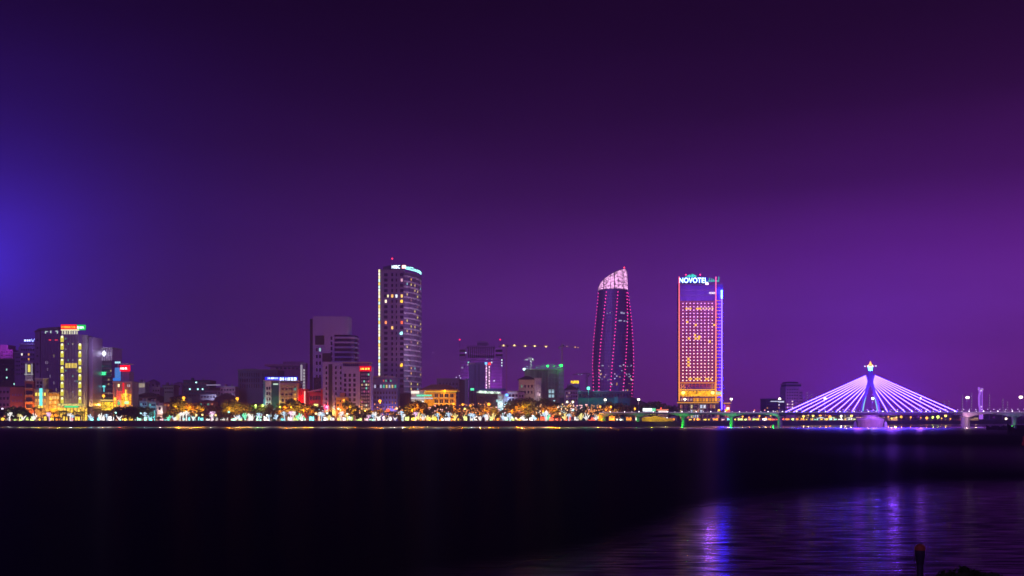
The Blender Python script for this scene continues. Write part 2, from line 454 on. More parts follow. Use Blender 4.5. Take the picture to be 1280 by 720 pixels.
# the humid air over the river
hm, ht = new_mat('haze_air')
ho = ht.nodes.new('ShaderNodeOutputMaterial'); hv = ht.nodes.new('ShaderNodeVolumePrincipled'); ht.links.new(hv.outputs[0], ho.inputs['Volume'])
hv.inputs['Color'].default_value = (0.80, 0.62, 0.92, 1); hv.inputs['Density'].default_value = 0.00030; hv.inputs['Anisotropy'].default_value = 0.0
solo('haze', MB().box(-2450, 2450, -210, 2550, -6, 230), hm, kind='stuff', label='thin violet haze hanging over the river and the city', cat='haze')

# far-off dark wooded shore behind everything
wd = MB(); r = random.Random(5)
for i in range(2600):
    x = r.uniform(X(560, 1500), X(1500, 1500)); y = 1500 + r.uniform(0, 60)
    hh = 9 + 8 * (0.5 + 0.5 * math.sin(x * 0.013)) * (0.6 + 0.4 * math.sin(x * 0.041 + 1)) 
    z = GZ + r.uniform(0, hh); s_ = r.uniform(2.5, 5.0); a = r.uniform(0, 3.14)
    wd.add([(x - s_*math.cos(a), y - s_*math.sin(a)*.5, z - s_*.5), (x + s_*math.cos(a), y, z - s_*.3), (x + s_*.3, y + s_*.2, z + s_*.9)], [(0, 1, 2)])
solo('distant_woodland', wd, LEAF[0], kind='stuff', label='low dark line of trees on the far shore behind the bridge', cat='woodland')

# ------------------------------------------------------------------ the cable-stayed bridge
BL = [(745, 886), (800, 866), (857, 852), (915, 842), (973, 832), (1088, 803), (1207, 774), (1265, 760), (1330, 745), (1420, 722), (1560, 690), (1760, 640)]
BP = [(X(p, y), y) for p, y in BL]
def bridge_pt(px):
    for (a, ya), (b_, yb) in zip(BL, BL[1:]):
        if px <= b_ or b_ == BL[-1][0]:
            t = (px - a) / (b_ - a)
            # move linearly in world space between the two nodes
            xa, xb = X(a, ya), X(b_, yb)
            lo, hi = 0.0, 1.0
            for _ in range(30):
                m = (lo + hi) / 2; xm = xa + (xb - xa) * m; ym = ya + (yb - ya) * m
                if 640 + xm * F / ym < px: lo = m
                else: hi = m
            return xa + (xb - xa) * lo, ya + (yb - ya) * lo
DZ = 13.3; HWID = 7.5
br = T('cable_stayed_bridge', 'long bridge over the river with lilac-lit cables fanning from a tall pylon', 'bridge', (*bridge_pt(1088), 0.0))
dirv = Vector((BP[-1][0] - BP[0][0], BP[-1][1] - BP[0][1], 0)).normalized(); nrm = Vector((-dirv.y, dirv.x, 0))   # along, across
def at(px, across=0.0, z=0.0):
    x, y = bridge_pt(px); p = Vector((x, y, z)) + nrm * across; return p
DECKM = wall('deck_concrete', (0.62, 0.52, 0.52), 0.8, 0.3, 0.2)
def deckrun(pxs, depth, zt=DZ, hw=HWID, zb=None):
    mb = MB(); rings = []
    for i, p in enumerate(pxs):
        d = depth(p)
        a, b_ = at(p, -hw), at(p, hw); c, e = at(p, -hw * 0.7), at(p, hw * 0.7)
        rings.append([(a.x, a.y, zt), (a.x, a.y, zt - 0.9), (c.x, c.y, zt - d), (e.x, e.y, zt - d), (b_.x, b_.y, zt - 0.9), (b_.x, b_.y, zt)])
    return mb.loft(rings)
PIERS = [757, 799, 855, 915, 975]
def haunch(p):
    nodes = [741, 757, 799, 855, 915, 975]
    for a, b_ in zip(nodes, nodes[1:]):
        if a <= p <= b_:
            t = (p - a) / (b_ - a); return 1.7 + 2.6 * (2 * abs(t - 0.5)) ** 2.2
    return 2.2
br.put('approach_deck', deckrun([740 + i * 3 for i in range(79)], haunch), DECKM)
br.put('main_deck', deckrun([974.5 + i * 6 for i in range(39)], lambda p: 2.6), wall('steel_deck', (0.10, 0.07, 0.14), 0.6, 0.3, 0.2))
def haunch2(p):
    nodes = [1207, 1268, 1335, 1420, 1560, 1760]
    for a, b_ in zip(nodes, nodes[1:]):
        if a <= p <= b_: return 1.8 + 3.2 * (2 * abs((p - a) / (b_ - a) - 0.5)) ** 2
    return 3
br.put('approach_deck', deckrun([1203 + i * 6 for i in range(90)], haunch2), DECKM)
for p in PIERS + [1207, 1268, 1335, 1420, 1560]:
    mb = MB()
    for a in (-3.6, 3.6) if p != 1207 else (0,):
        c = at(p, a)
        rr = 1.75 if p != 1207 else 3.6
        mb.tube((c.x, c.y, -3), (c.x, c.y, DZ - 4.6), rr, rr, 10)
        mb.tube((c.x, c.y, DZ - 5.0), (c.x, c.y, DZ - 3.6), rr, rr * 1.6, 10)
    o = br.put('pier', mb, CONC)
    if p in (757, 799, 855, 915): o['label'] = 'bridge pier flooded with vivid green light'
# green floodlights at the feet of the four piers nearest the left bank
for p, wt in ((757, 700), (799, 800), (855, 800), (915, 800), (968, 700), (1264, 120)):
    c = at(p, -7.6)
    fl = MB(); fl.box(c.x - .4, c.x + .4, c.y - .3, c.y + .3, 1.0, 1.6)
    o = br.put('floodlight', fl, em((0.05, 1.0, 0.08), 3))
    for z_ in (2.2, 4.6): lamp_light(br.r, (c.x - br.o[0], c.y - br.o[1] - 0.6, z_), (0.0, 1.0, 0.02), wt * 1.3, 0.3)
_p = at(1207, -9.0); lamp_light(br.r, (_p.x - br.o[0], _p.y - br.o[1] - 1.5, 6.0), (1.0, .55, .65), 2600, .5)
# pylon pier: drum with a ring of small lamps
mb = MB(); c = at(1088)
def ring(c, rx, ry, z, n=16, ph=0.0):
    return [(c[0] + rx * math.cos(2*math.pi*(i+ph)/n), c[1] + ry * math.sin(2*math.pi*(i+ph)/n), z) for i in range(n)]
mb.loft([ring(c, 10.2, 10, -3), ring(c, 10.6, 10.4, 3.2), ring(c, 11.2, 11, 5.4), ring(c, 11.6, 11.4, 6.6), ring(c, 11.2, 11, 7.6), ring(c, 8.0, 8, 8.2), ring(c, 6.6, 6.6, DZ - 2.6)])
br.put('pylon_pier', mb, wall('pier_concrete', (0.45, 0.34, 0.36), 0.8, 0.35, 0.25))
it = [((0.42,)*3, (c.x + 11.7*math.cos(a*0.1963), c.y + 11.7*math.sin(a*0.1963), 8.6), em((1.0, 0.55, 0.45), 2.2), 'ball') for a in range(32)]
br.many('ring_lamp', it)
for sx in (-1, 1):
    f = c + dirv * (sx * 12.6); br.put('fender', MB().loft([ring(f, 1.7, 1.7, -2, 8), ring(f, 1.5, 1.5, 3.0, 8), ring(f, 0.4, 0.4, 5.4, 8)]), wall('fender', (0.45, 0.40, 0.60)))
lamp_light(br.r, (0, -6.0, 10.3), (1.0, 0.35, 0.2), 1500, 0.6)
lamp_light(br.r, (12, -16.0, 6), (0.6, 0.3, 1.0), 2500, 0.8)
lamp_light(br.r, (-10, -19.0, 6), (1.0, 0.4, 0.5), 2200, 0.8)
# pylon: four raking legs that merge into one needle
PY = wall('pylon_paint', (0.16, 0.12, 0.42), 0.45, 0.15)
Zy = lambda py: Z(py, 803)
prof = [(515.5, 7.3, 5.2, 0.95), (506, 6.3, 4.8, 0.95), (498, 4.9, 4.0, 1.0), (490, 3.4, 2.9, 1.15), (482, 1.9, 1.6, 1.35)]
for sx in (-1, 1):
    for sy in (-1, 1):
        rings = []
        for py, ax, ac, hw in prof:
            q = c + dirv * (sx * ax) + nrm * (sy * ac)
            rings.append([tuple(q + dirv * (a * hw) + nrm * (b_ * hw) + Vector((0, 0, Zy(py)))) for a, b_ in ((-1, -1), (1, -1), (1, 1), (-1, 1))])
        br.put('pylon_leg', MB().loft(rings), PY)
rings = []
for py, hw in ((483, 3.3), (478, 2.5), (470, 2.15), (465.5, 1.9), (462, 1.2)):
    rings.append([tuple(c + dirv * (a * hw) + nrm * (b_ * hw) + Vector((0, 0, Zy(py)))) for a, b_ in ((-1, -1), (1, -1), (1, 1), (-1, 1))])
br.put('pylon_shaft', MB().loft(rings), PY)
mb = MB()   # cyan light strips up the inner edges of the legs
for sx in (-1, 1):
    pts = []
    for py, ax in ((514, 6.0), (506, 5.2), (500, 4.2), (495.5, 3.2)):
        q = c + dirv * (sx * ax) - nrm * 6.0; pts.append((q.x, q.y, Zy(py)))
    br.put('light_strip', MB().path(pts, [0.55, 0.5, 0.4, 0.15]), em((0.30, 0.75, 1.0), 1.1, True))
# lantern at the very top
crown = br.put('lantern', MB().loft([ring(c, 1.1, 1.1, Zy(465.5), 10), ring(c, 1.7, 1.7, Zy(463.5), 10), ring(c, 1.9, 1.9, Zy(459.5), 10), ring(c, 2.6, 2.6, Zy(458.5), 10)]), em((0.10, 0.60, 1.0), 9.0, True))
br.put('lantern_cap', MB().loft([ring(c, 2.4, 2.4, Zy(458.4), 10), ring(c, 2.1, 2.1, Zy(456.5), 10), ring(c, 1.0, 1.0, Zy(455), 10), ring(c, 0.2, 0.2, Zy(451.5), 10)]), em((1.0, 0.38, 0.08), 3.0, True), crown)
rg = MB()
for i in range(16):
    a0, a1 = 2*math.pi*i/16, 2*math.pi*(i+1)/16
    rg.tube((c.x + 4.9*math.cos(a0), c.y + 4.9*math.sin(a0), Zy(457.6)), (c.x + 4.9*math.cos(a1), c.y + 4.9*math.sin(a1), Zy(457.6)), 0.28)
for i in range(6):
    a0 = math.pi*i/3; rg.tube((c.x, c.y, Zy(457.6)), (c.x + 4.9*math.cos(a0), c.y + 4.9*math.sin(a0), Zy(457.6)), 0.2)
br.put('lantern_ring', rg, em((1.0, 0.25, 0.45), 1.0), crown)
for i in range(8):
    a0 = math.pi * i / 4
    o = link('ring_lamp', unit('ball', (0.9,)*3, em((0.6, 0.9, 1.0), 4)), crown, (4.9*math.cos(a0), 4.9*math.sin(a0), Zy(457.6)))
# cables: nine pairs each side, in two planes
CM = em((0.058, 0.033, 1.0), 34.0, True)
for side, foot, top0, top1 in ((-1, [982, 992, 1002.5, 1012.5, 1023, 1034, 1045, 1055, 1065], (1079.5, 469.6), (1085.0, 481.5)),
                               (1, [1196, 1185, 1174, 1163, 1152, 1141, 1131, 1120.5, 1109.5], (1096.5, 469.6), (1091.5, 481.5))):
    for i, fpx in enumerate(foot):
        t = i / 8; tx = top0[0] + (top1[0] - top0[0]) * t; tz = Zy(top0[1] + (top1[1] - top0[1]) * t)
        for ac in (-1, 1):
            a = at(fpx, ac * 0.9, DZ + 0.3)
            tp = c + dirv * ((tx - 1088) * 803 / F * 0.62) + nrm * (ac * 0.6); tp.z = tz
            o = br.put('cable', MB().tube(a, tp, 0.36, 0.36, 6), CM)
# violet floodlighting of pylon and deck, then unseen lamps added for the water reflection
lamp_light(br.r, (0, -9, DZ + 3), (0.18, 0.06, 1.0), 22000, 1.0)
lamp_light(br.r, (-3, -16, DZ + 18), (0.20, 0.06, 1.0), 12000, 1.0)
lamp_light(br.r, (0, -46, DZ + 20), (0.26, 0.06, 1.0), 90000, 3.0)  # hung out over the river so the water mirrors a violet patch
lamp_light(br.r, (-26, -40, DZ + 4), (0.42, 0.08, 1.0), 26000, 3.0)
lamp_light(br.r, (26, -40, DZ + 4), (0.36, 0.08, 1.0), 26000, 3.0)
for p in (1010, 1050, 1125, 1165): 
    q = at(p, -1, DZ + 4); lamp_light(br.r, (q.x - br.o[0], q.y - br.o[1], q.z), (0.45, 0.2, 1.0), 2500, 1.0)
# parapets and their small white lamps
mb = MB()
for ac in (-HWID + 0.15, HWID - 0.15):
    pts = [tuple(at(742 + i * 9, ac, DZ + 1.0)) for i in range(112)]
    mb.path(pts, 0.09, 4)
    for i in range(0, 330): q = at(742 + i * 3, ac, 0); mb.tube((q.x, q.y, DZ), (q.x, q.y, DZ + 1.0), 0.06, 0.06, 4)
rail = br.put('railing', mb, STEEL)
it = []
for i in range(62):
    q = at(748 + i * 8.9, -HWID + 0.1, DZ + 0.55); big = 0.75 if i % 2 == 0 else 0.5
    it.append(((big,)*3, tuple(q), em((1.0, 0.82, 1.0), 6.0 if i % 2 == 0 else 3.0), 'ball'))
for i in range(38):
    q = at(1000 + i * 7.6, HWID - 0.1, DZ + 2.2)
    it.append(((0.5,)*3, tuple(q), em((0.8, 0.6, 1.0), 4.0), 'ball'))
br.many('parapet_lamp', it)
mb = MB().path([tuple(at(742 + i * 9, -HWID - 0.06, DZ - 0.15)) for i in range(112)], 0.12, 4)
br.put('edge_light', mb, em((0.9, 0.7, 1.0), 0.55))

# street lamps along the deck
def deck_lamp(loc, name='street_lamp', head=(1.0, 0.85, 0.62), wt=1500, hh=11.5, r=0.62, s=9):
    o = link(name, None, None, loc); 
    mb = MB().tube((0, 0, 0), (0, 0, hh), 0.16, 0.10, 6).tube((0, 0, hh), (0, -1.2, hh + 0.3), 0.09, 0.07, 6)
    link('pole', mb.mesh('pole', STEEL), o)
    mb = MB().ball((0, -1.4, hh + 0.25), r, 10, 6, 0.75)
    link('lamp_head', mb.mesh('lamp_head', em(head, s)), o)
    lamp_light(o, (0, -1.6, hh - 0.5), head, wt, 0.5)
    return o
LP = [(758.5, 'tall white street lamp on the left end of the bridge deck'),
      (800, 'tall street lamp on the bridge above the second green-lit pier'),
      (857.5, 'tall street lamp on the bridge right in front of the orange-lit hotel tower'),
      (915, 'tall street lamp on the bridge just right of the orange-lit hotel tower'),
      (975, 'street lamp on the bridge in front of the low dark block, left of the cables'),
      (1030.5, 'street lamp behind the left fan of bridge cables'),
      (1090, 'street lamp standing between the legs of the bridge pylon'),
      (1150, 'street lamp behind the right fan of bridge cables'),
      (1208, 'bright street lamp on the bridge beside the purple-lit pylon in the distance'),
      (1274, 'large bright street lamp on the bridge at the right edge of the photo')]
for k, (p, lb) in enumerate(LP):
    q = at(p, 3.0 if 1000 < p < 1200 else -5.5, DZ)
    o = deck_lamp(q, r=1.4 if p > 1200 else (1.15 if p not in (1150,) else 0.5), hh=12.0, s=9)
    tag(o, lb, 'street lamp', 'street lamps on the bridge')

# ------------------------------------------------------------------ buildings, left to right
WARM = em((1.0, 0.62, 0.18), 1.3); WARM2 = em((1.0, 0.45, 0.08), 1.0); COOL = em((0.55, 0.95, 1.0), 1.0); WHT = em((1.0, 0.92, 0.85), 1.5)
DIMW = em((0.9, 0.5, 0.6), 0.25); TEALL = em((0.1, 0.8, 0.6), 0.9); REDL = em((1.0, 0.05, 0.03), 3.0)
def lit_or(dark, p, seed, lits=None):
    q = random.Random(seed); lits = lits or [WARM, WARM2, COOL, WHT]
    return lambda c, r: q.choice(lits) if q.random() < p else dark

# magenta block at the far left
t = bld('distant purple building cut by the left edge, with magenta windows', 'building', -14, 17, 1150, 24)
t.b('wall', -20, 16, 437, None, PURPW); t.b('roof', -20, 9, 431, 437, PURPW, 2, 20)
t.grid('window', -2, 16, 438, 450, 6, 3, 1.3, 1.2, lit_or(GLASS, .3, 3, [em((0.9, 0.1, 0.7), 0.5)]))
lamp_light(t.r, (6, -22, Z(430, 1150) - GZ), (.8, .08, 1), 24000, 2)  # unseen magenta lamp added in mid-air to tint the block
t = bld('broad dark unlit block at the far left with three small lit windows', 'building', -20, 33, 1010, 26)
t.b('wall', -24, 30, 449, None, DARK); t.b('roof', -24, 31, 448, 449.4, GREY, -0.6)
for px, py in ((8.5, 462), (8.5, 472), (18, 480)): t.grid('window', px - 1, px + 1, py - 1, py + 1, 1, 1, 1.5, 2, lambda c, r: em((0.5, 1.0, 0.95), 1.5))
t.grid('window', -10, 28, 452, 500, 9, 7, 1.6, 2.0, lambda c, r: GLASS)
t = bld('low mauve building with an orange-lit side wall at the left edge', 'building', -10, 30, 930, 20)
t.b('wall', -20, 13, 483, None, PURPW); t.b('side_wall', 13, 30.5, 484, None, SALMON, -1); t.b('roof', -20, 31, 482.3, 483.4, SLATE, -1.2)
t.grid('window', -6, 12, 486, 510, 4, 3, 2.4, 3.2, lambda c, r: GLASS); t.grid('window', 15, 29, 490, 512, 4, 3, 1.6, 2.6, lambda c, r: GLASSP, -1.1)
lamp_light(t.r, (8, -9, 8), (1.0, 0.25, 0.04), 5000)
# hotel with blue neon on the roof
t = bld('mauve hotel with a stepped top and blue neon lettering on its roof', 'hotel', 17, 43, 1000, 22)
t.b('wall', 25, 43.5, 431, None, PURPW); t.b('wall', 17, 25, 441, None, PURPW, 2); t.b('penthouse', 20, 29, 433, 441, PALE, 5, 16)
t.b('roof', 24, 44, 429.3, 431, PALE, -1.2); t.b('roof', 16, 25.5, 440, 441.4, PALE, 0.5)
sg = t.b('rooftop_sign', 30, 44, 427.9, 429.2, BLACK, 0, 0.5); strokes(t, 30.5, 40, 424.6, 426.6, em((0.55, 0.65, 1.0), 4.0, True), 7, -0.2, 3, sg)
t.put('sign_emblem', MB().slab([(X(39.5, 1000), Z(423, 1000)), (X(41.4, 1000), Z(426.3, 1000)), (X(43.8, 1000), Z(423.2, 1000)), (X(41.4, 1000), Z(427.6, 1000))], 999.2, 999.6), em((0.3, 0.4, 1.0), 4.0, True), sg)
t.b('sign_board', 30, 40, 426.9, 427.7, em((0.10, 0.08, 0.9), 1.2, True), -0.5, 0, sg)
t.grid('window', 26, 43, 434, 470, 6, 6, 1.7, 2.6, lit_or(GLASS, .06, 5)); t.grid('window', 18, 24, 444, 470, 3, 5, 1.2, 2.2, lambda c, r: GLASS, 1.9)
lamp_light(t.r, (6, -6, Z(425, 1000) - GZ + 2), (0.25, 0.15, 1.0), 4000)
# slim white stair tower
t = bld('slim white-lit stair tower with one tall yellow window', 'tower', 31, 42, 960, 8)
t.b('wall', 31.5, 41, 454.5, None, PALE); t.b('cornice', 30.8, 41.6, 453, 454.5, WHITE, -0.8)
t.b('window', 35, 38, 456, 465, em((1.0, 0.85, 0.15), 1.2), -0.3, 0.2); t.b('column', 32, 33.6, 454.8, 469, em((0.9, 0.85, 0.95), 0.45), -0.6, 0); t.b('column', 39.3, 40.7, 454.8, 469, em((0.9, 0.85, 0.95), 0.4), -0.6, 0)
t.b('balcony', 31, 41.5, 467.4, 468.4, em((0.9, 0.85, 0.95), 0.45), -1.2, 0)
lamp_light(t.r, (0, -5, 40), (1.0, 0.8, 0.9), 1200)
# narrow orange-lit house
t = bld('narrow orange-lit town house with dark stacked balconies', 'house', 30, 42.5, 905, 12, 'house')
t.b('wall', 31, 42.5, 477, None, SALMON)
for k, y in enumerate((480, 488.5, 497, 505.5)):
    t.b('window', 33, 40.5, y, y + 4.6, GLASS, -0.4, 0.2); t.b('balcony', 31.5, 42, y + 4.9, y + 6.2, BEIGE, -1.6, -0.2)
t.b('roof', 30.3, 43, 476, 477.2, BEIGE, -0.9)
lamp_light(t.r, (2, -7, 14), (1.0, 0.32, 0.02), 8000); lamp_light(t.r, (0, -8, 5), (1.0, 0.3, 0.03), 2500)
# small white house with cyan sign
t = bld('small white-framed house with an upright cyan neon sign', 'house', 42.5, 58, 900, 12, 'house')
t.b('wall', 43, 58, 486, None, BEIGE); t.b('wall', 43, 53, 474, 486, PALE, 2); t.b('roof', 42.5, 53.5, 472.7, 474, WHITE, 1)
t.grid('window', 44, 52, 476, 485, 2, 2, 2.6, 3, lambda c, r: GLASS, 1.8)
t.b('sign', 50, 53.3, 485.5, 507, em((0.15, 0.95, 0.95), 1.6, True), -1.2, -0.5)
t.grid('window', 43.5, 58, 489, 512, 4, 3, 2.2, 4, lit_or(WARM, .9, 5, [WARM, WARM2, em((1, .8, .1), 1.6)]))
lamp_light(t.r, (3, -9, 10), (1.0, 0.5, 0.03), 9000)
t = bld('low restaurant behind the palms, glowing yellow and orange', 'restaurant', 58, 74, 905, 12)
t.b('wall', 57, 74, 492, None, YELLOW); t.b('roof', 56.5, 74.5, 490.5, 492, BEIGE, -1); t.grid('window', 58, 74, 494, 512, 5, 3, 2.2, 3.6, lit_or(WARM, 1, 8, [WARM, WARM2]))
lamp_light(t.r, (0, -7, 9), (1.0, 0.48, 0.03), 9000)

# tall glass block
t = bld('tall mauve glass block left of the yellow-lit tower, red lamps near its top', 'office block', 44, 74, 960, 26)
t.b('wall', 44.5, 50.5, 414, None, PURPW, -1); t.put('roof', MB().slab([(X(44, 960), Z(414.2, 960)), (X(50, 960), Z(410.5, 960)), (X(74, 960), Z(408.6, 960)), (X(74, 960), Z(411.5, 960)), (X(50.5, 960), Z(413, 960)), (X(44, 960), Z(415.5, 960))], 958.2, 985), GREY)
t.b('curtain_wall', 50.5, 74, 411, None, GLASSP)
t.grid('window', 45, 50, 420, 500, 1, 8, 2.0, 2.2, lambda c, r: BLACK, -1.1)
mb = MB()
for i in range(13): x = X(51 + i * 1.9, 960); mb.box(x - .12, x + .12, 959.4, 960, GZ, Z(417, 960))
for i in range(14): z = Z(417 + i * 6.4, 960); mb.box(X(50.5, 960), X(74, 960), 959.5, 960, z - .15, z + .15)
t.put('mullions', mb, PURPW)
for x0, x1, y0, y1 in ((56.5, 57.5, 414, 417), (57.5, 60, 414, 414.8), (63, 64.2, 413.5, 416.5), (69.6, 72.2, 413.4, 414.4), (71.3, 72.4, 414.4, 417)):
    t.b('window', x0, x1, y0, y1, em((0.7, 0.95, 0.9), 0.9), -0.5, 0)
for px in (62, 63.6, 69.5, 71.5): t.grid('lamp', px - .5, px + .5, 424, 426, 1, 1, 1.3, 1.6, lambda c, r: em((1.0, 0.06, 0.15), 1.0), -0.5)
t.grid('window', 51, 74, 432, 500, 9, 8, 1.3, 3.6, lit_or(None, .08, 11, [em((0.7, 0.5, 0.9), 0.3), em((0.9, 0.7, 0.5), 0.3)]))

# the yellow-lit glass tower
t = bld('glass tower with yellow-green lit corners and a red and green rooftop sign', 'office tower', 75, 103, 905, 24)
t.b('curtain_wall', 75.5, 102.5, 418, None, GLASSP, 0, 22); t.b('side_wall', 102.6, 106.5, 418.5, None, PALE, 1.0, 6)
t.b('side_wall', 106.6, 108.3, 420, None, GLASS, 2.0, 12)
mb = MB()
for i in range(4): x = X(107.6 + i * 1.75, 905); mb.box(x - .3, x + .3, 906 + i * 5, 907 + i * 5, GZ, Z(418 + i * .8, 905))
t.put('fin', mb, STEEL)
t.b('wall', 108.3, 113.5, 421, None, GLASSP, 4, 26)
YG = [em((1.0, 0.88, 0.08), s, True) for s in (0.95, 0.85, 1.2)]
for k in range(9):
    y = 419 + k * 9.6
    for x0, x1 in ((76, 79.6),) + (((98.2, 101.8),) if k > 0 else ()):
        pn = t.b('glow_panel', x0, x1, y + 1.6, y + 8.4, YG[0], -0.5, 0)  # glowing panel in place of wall washed by a light above
        t.b('glow_panel', x0 + 1, x1 - 0.6, y + 0.9, y + 3.4, em((1.0, 1.0, 0.6), 1.9), -0.8, -0.5, pn)  # paler glow painted where the wash would be brightest
        t.b('ledge', x0 - 0.6, x1 + 0.6, y + 8.8, y + 9.5, PALE, -1.0, 0)
t.b('crown', 76.5, 98.5, 411.8, 413.2, em((1.0, 0.92, 0.55), 1.3, True), -0.6, 1)
t.grid('crown_light', 77, 98, 413.5, 418, 7, 1, 1.7, 4.2, lambda c, r: em((1.0, 0.95, 0.7), 1.1 if c % 2 else 0.75), -0.5)
mb = MB()
for i in range(10): x = X(81 + i * 1.85, 905); mb.box(x - .1, x + .1, 904.5, 905, GZ, Z(418.5, 905))
for i in range(19): z = Z(421 + i * 4.8, 905); mb.box(X(80, 905), X(98, 905), 904.55, 905, z - .12, z + .12)
t.put('mullions', mb, PALE)
t.grid('window', 82, 96.5, 453.8, 460.2, 7, 1, 1.35, 6, lambda c, r: em((1.0, 0.72, 0.12), 0.9 if c % 2 else 1.3), -0.7)
t.grid('window', 81, 98, 420, 500, 6, 12, 1.6, 2.2, lit_or(None, .22, 21, [em((0.6, 0.5, 0.8), 0.35), em((0.9, 0.8, 0.4), 0.4), em((0.3, 0.8, 0.7), 0.4)]), -0.2)
sg = t.b('rooftop_sign', 76.0, 95.6, 405.6, 411.8, em((1.0, 0.01, 0.01), 1.6, True), 0, 0.8)
strokes(t, 77, 95.2, 407.6, 410.2, em((1.0, 0.42, 0.03), 2.0), 11, -0.1, 8, sg)
sg = t.b('rooftop_sign', 96, 106.6, 406, 412.4, em((0.01, 0.75, 0.10), 1.2, True), 0.4, 1.0)
strokes(t, 96.4, 105.4, 407.9, 410.8, em((0.6, 1.0, 0.75), 3.5), 6, 0.3, 9, sg)
t.b('awning', 74, 104, 504.6, 507.2, em((1.0, 0.85, 0.25), 0.9, True, True), -3.5, 0); t.b('canopy_sign', 83, 100, 507.6, 509.4, em((0.05, 1.0, 0.35), 1.2, True), -4.2, -3.6)
t.b('shop_front', 73.5, 109, 509.8, 525.5, em((1.0, 0.60, 0.06), 1.5, True, True), -1.5, 0)
t.grid('column', 74, 109, 508, 526, 8, 1, 0.9, 18, lambda c, r: BEIGE, -2.6, 0.8)
lamp_light(t.r, (-9, -8, 16), (1.0, 0.75, 0.1), 5000); lamp_light(t.r, (12, -8, 16), (1.0, 0.7, 0.1), 5000)
lamp_light(t.r, (-8, -6, Z(405, 905)), (1, .05, .05), 1500); 

# dark office with louvred top and green sign
t = bld('dark office block with a white diamond light in its louvred top and a green sign', 'office block', 117, 141, 930, 24)
t.b('wall', 117.5, 140, 450, None, GLASS); t.b('side_wall', 112.5, 117.4, 434, None, DARK, 3)
t.b('roof', 116.6, 141.5, 434.2, 435.2, PALE, -1); t.b('parapet', 117.5, 140, 436, 450, GLASSP, 1.4); lamp_light(t.r, (12, -30, Z(440, 930) - GZ), (.7, .6, 1), 22000, 5, 0.0)
t.grid('louvre', 118, 141, 435.4, 451, 8, 1, 0.9, 15.5, lambda c, r: WHITE, -0.4, 0.8)
t.grid('glow_panel', 119.5, 140, 439.5, 445, 6, 1, 1.4, 4.6, lambda c, r: em((0.75, 0.65, 1.0), 0.55), 0.6)
k_ = 930 / F; dx, dz = X(130.6, 930), Z(442, 930)
t.put('diamond_light', MB().slab([(dx - 2.1, dz), (dx, dz + 2.9), (dx + 2.1, dz), (dx, dz - 2.9)], 928.6, 929.2), em((0.8, 0.85, 1.0), 4.5, True))
sg = t.b('sign', 121.5, 127.6, 464.5, 469, em((0.02, 0.85, 0.12), 1.2, True), -1, -0.4); strokes(t, 121.8, 134.5, 464.9, 468.8, em((0.06, 1.0, 0.35), 2.6), 7, -1.1, 5, sg)
mb = MB()
for i in range(9): z = Z(455 + i * 5.2, 930); mb.box(X(117.5, 930), X(140, 930), 929.3, 930, z - .2, z + .2)
t.put('floor_bands', mb, GREY)
t.grid('window', 118, 140, 455, 500, 8, 8, 1.9, 2.4, lit_or(GLASSG, .06, 31, [em((0.1, 0.5, 0.5), 0.35), em((0.9, 0.7, 0.4), 0.4)]))
t.b('sign', 128.6, 131.8, 482, 484, em((0.15, 0.95, 0.9), 1.6), -0.9, -0.4); t.b('sign', 129.6, 131, 484, 490, em((0.15, 0.8, 0.9), 0.9), -0.9, -0.4)
t.b('canopy', 119, 144, 499.5, 501.5, em((1.0, 0.72, 0.2), 1.0, True), -4, 0); t.b('shop_front', 119.5, 143, 502.5, 513, em((1.0, 0.6, 0.03), 1.5, True, True), -1.2, 0)
t.b('roof', 119, 143.5, 491, 492.2, PALE, -2.5, 1)
lamp_light(t.r, (0, -6, 17), (1.0, 0.5, 0.05), 6000)

# red and orange lit building
t = bld('narrow building washed in red and orange light with a blue billboard on top', 'building', 141, 165, 905, 16)
t.b('wall', 141.5, 165, 478, None, PALE, 1.2); t.b('roof', 141, 165.5, 476.8, 478, PALE, -0.8)
t.b('billboard', 143, 150, 459.5, 476, em((0.10, 0.35, 1.0), 0.75, True), 1, 1.8); t.b('billboard_base', 140.8, 150, 472.5, 476, em((0.04, 0.28, 1.0), 0.9, True), 0.6, 1)
t.b('post', 146.4, 147.2, 453, 459.5, STEEL, 1.2, 1.8); t.b('sign', 143, 149.8, 451.8, 454.2, em((0.45, 0.85, 1.0), 1.3, True), 0.9, 1.4)
t.b('upper_storey', 150.5, 160, 464, 478, PURPW, 3, 14); t.b('roof', 150, 160.5, 454.2, 455, PALE, 1, 12); t.b('post', 154.6, 155.4, 455, 464, STEEL, 2, 2.8)
sg = t.b('rooftop_sign', 149.6, 162, 456.6, 464, em((1.0, 0.005, 0.015), 2.2, True), 0.6, 1.3); strokes(t, 150.6, 159.4, 459.3, 461.8, em((1.0, 0.65, 0.6), 5.0), 5, 0.5, 6, sg)
mb = MB()
for px in (141.8, 146, 150.5, 156, 160.5, 164.6): mb.box(X(px, 905) - .22, X(px, 905) + .22, 904.2, 905, GZ, Z(478, 905))
for py in (478, 484, 490, 496, 502): mb.box(X(141.5, 905), X(165, 905), 904.3, 905.0, Z(py, 905) - .2, Z(py, 905) + .2)
t.put('frame', mb, BEIGE)
t.b('light_strip', 153.4, 156.2, 478.5, 494, em((1.0, 0.02, 0.03), 1.2, True), -0.6, 0.2); t.b('light_strip', 156.9, 157.9, 487, 500, em((1.0, 0.7, 0.08), 2.2, True), -0.7, 0)
t.b('window', 147, 148.8, 480, 484, em((1.0, 0.85, 0.4), 2.0), 0.6, 1.1); t.b('window', 158.5, 162, 480.5, 484, em((0.9, 0.7, 0.7), 0.7), 0.6, 1.1)
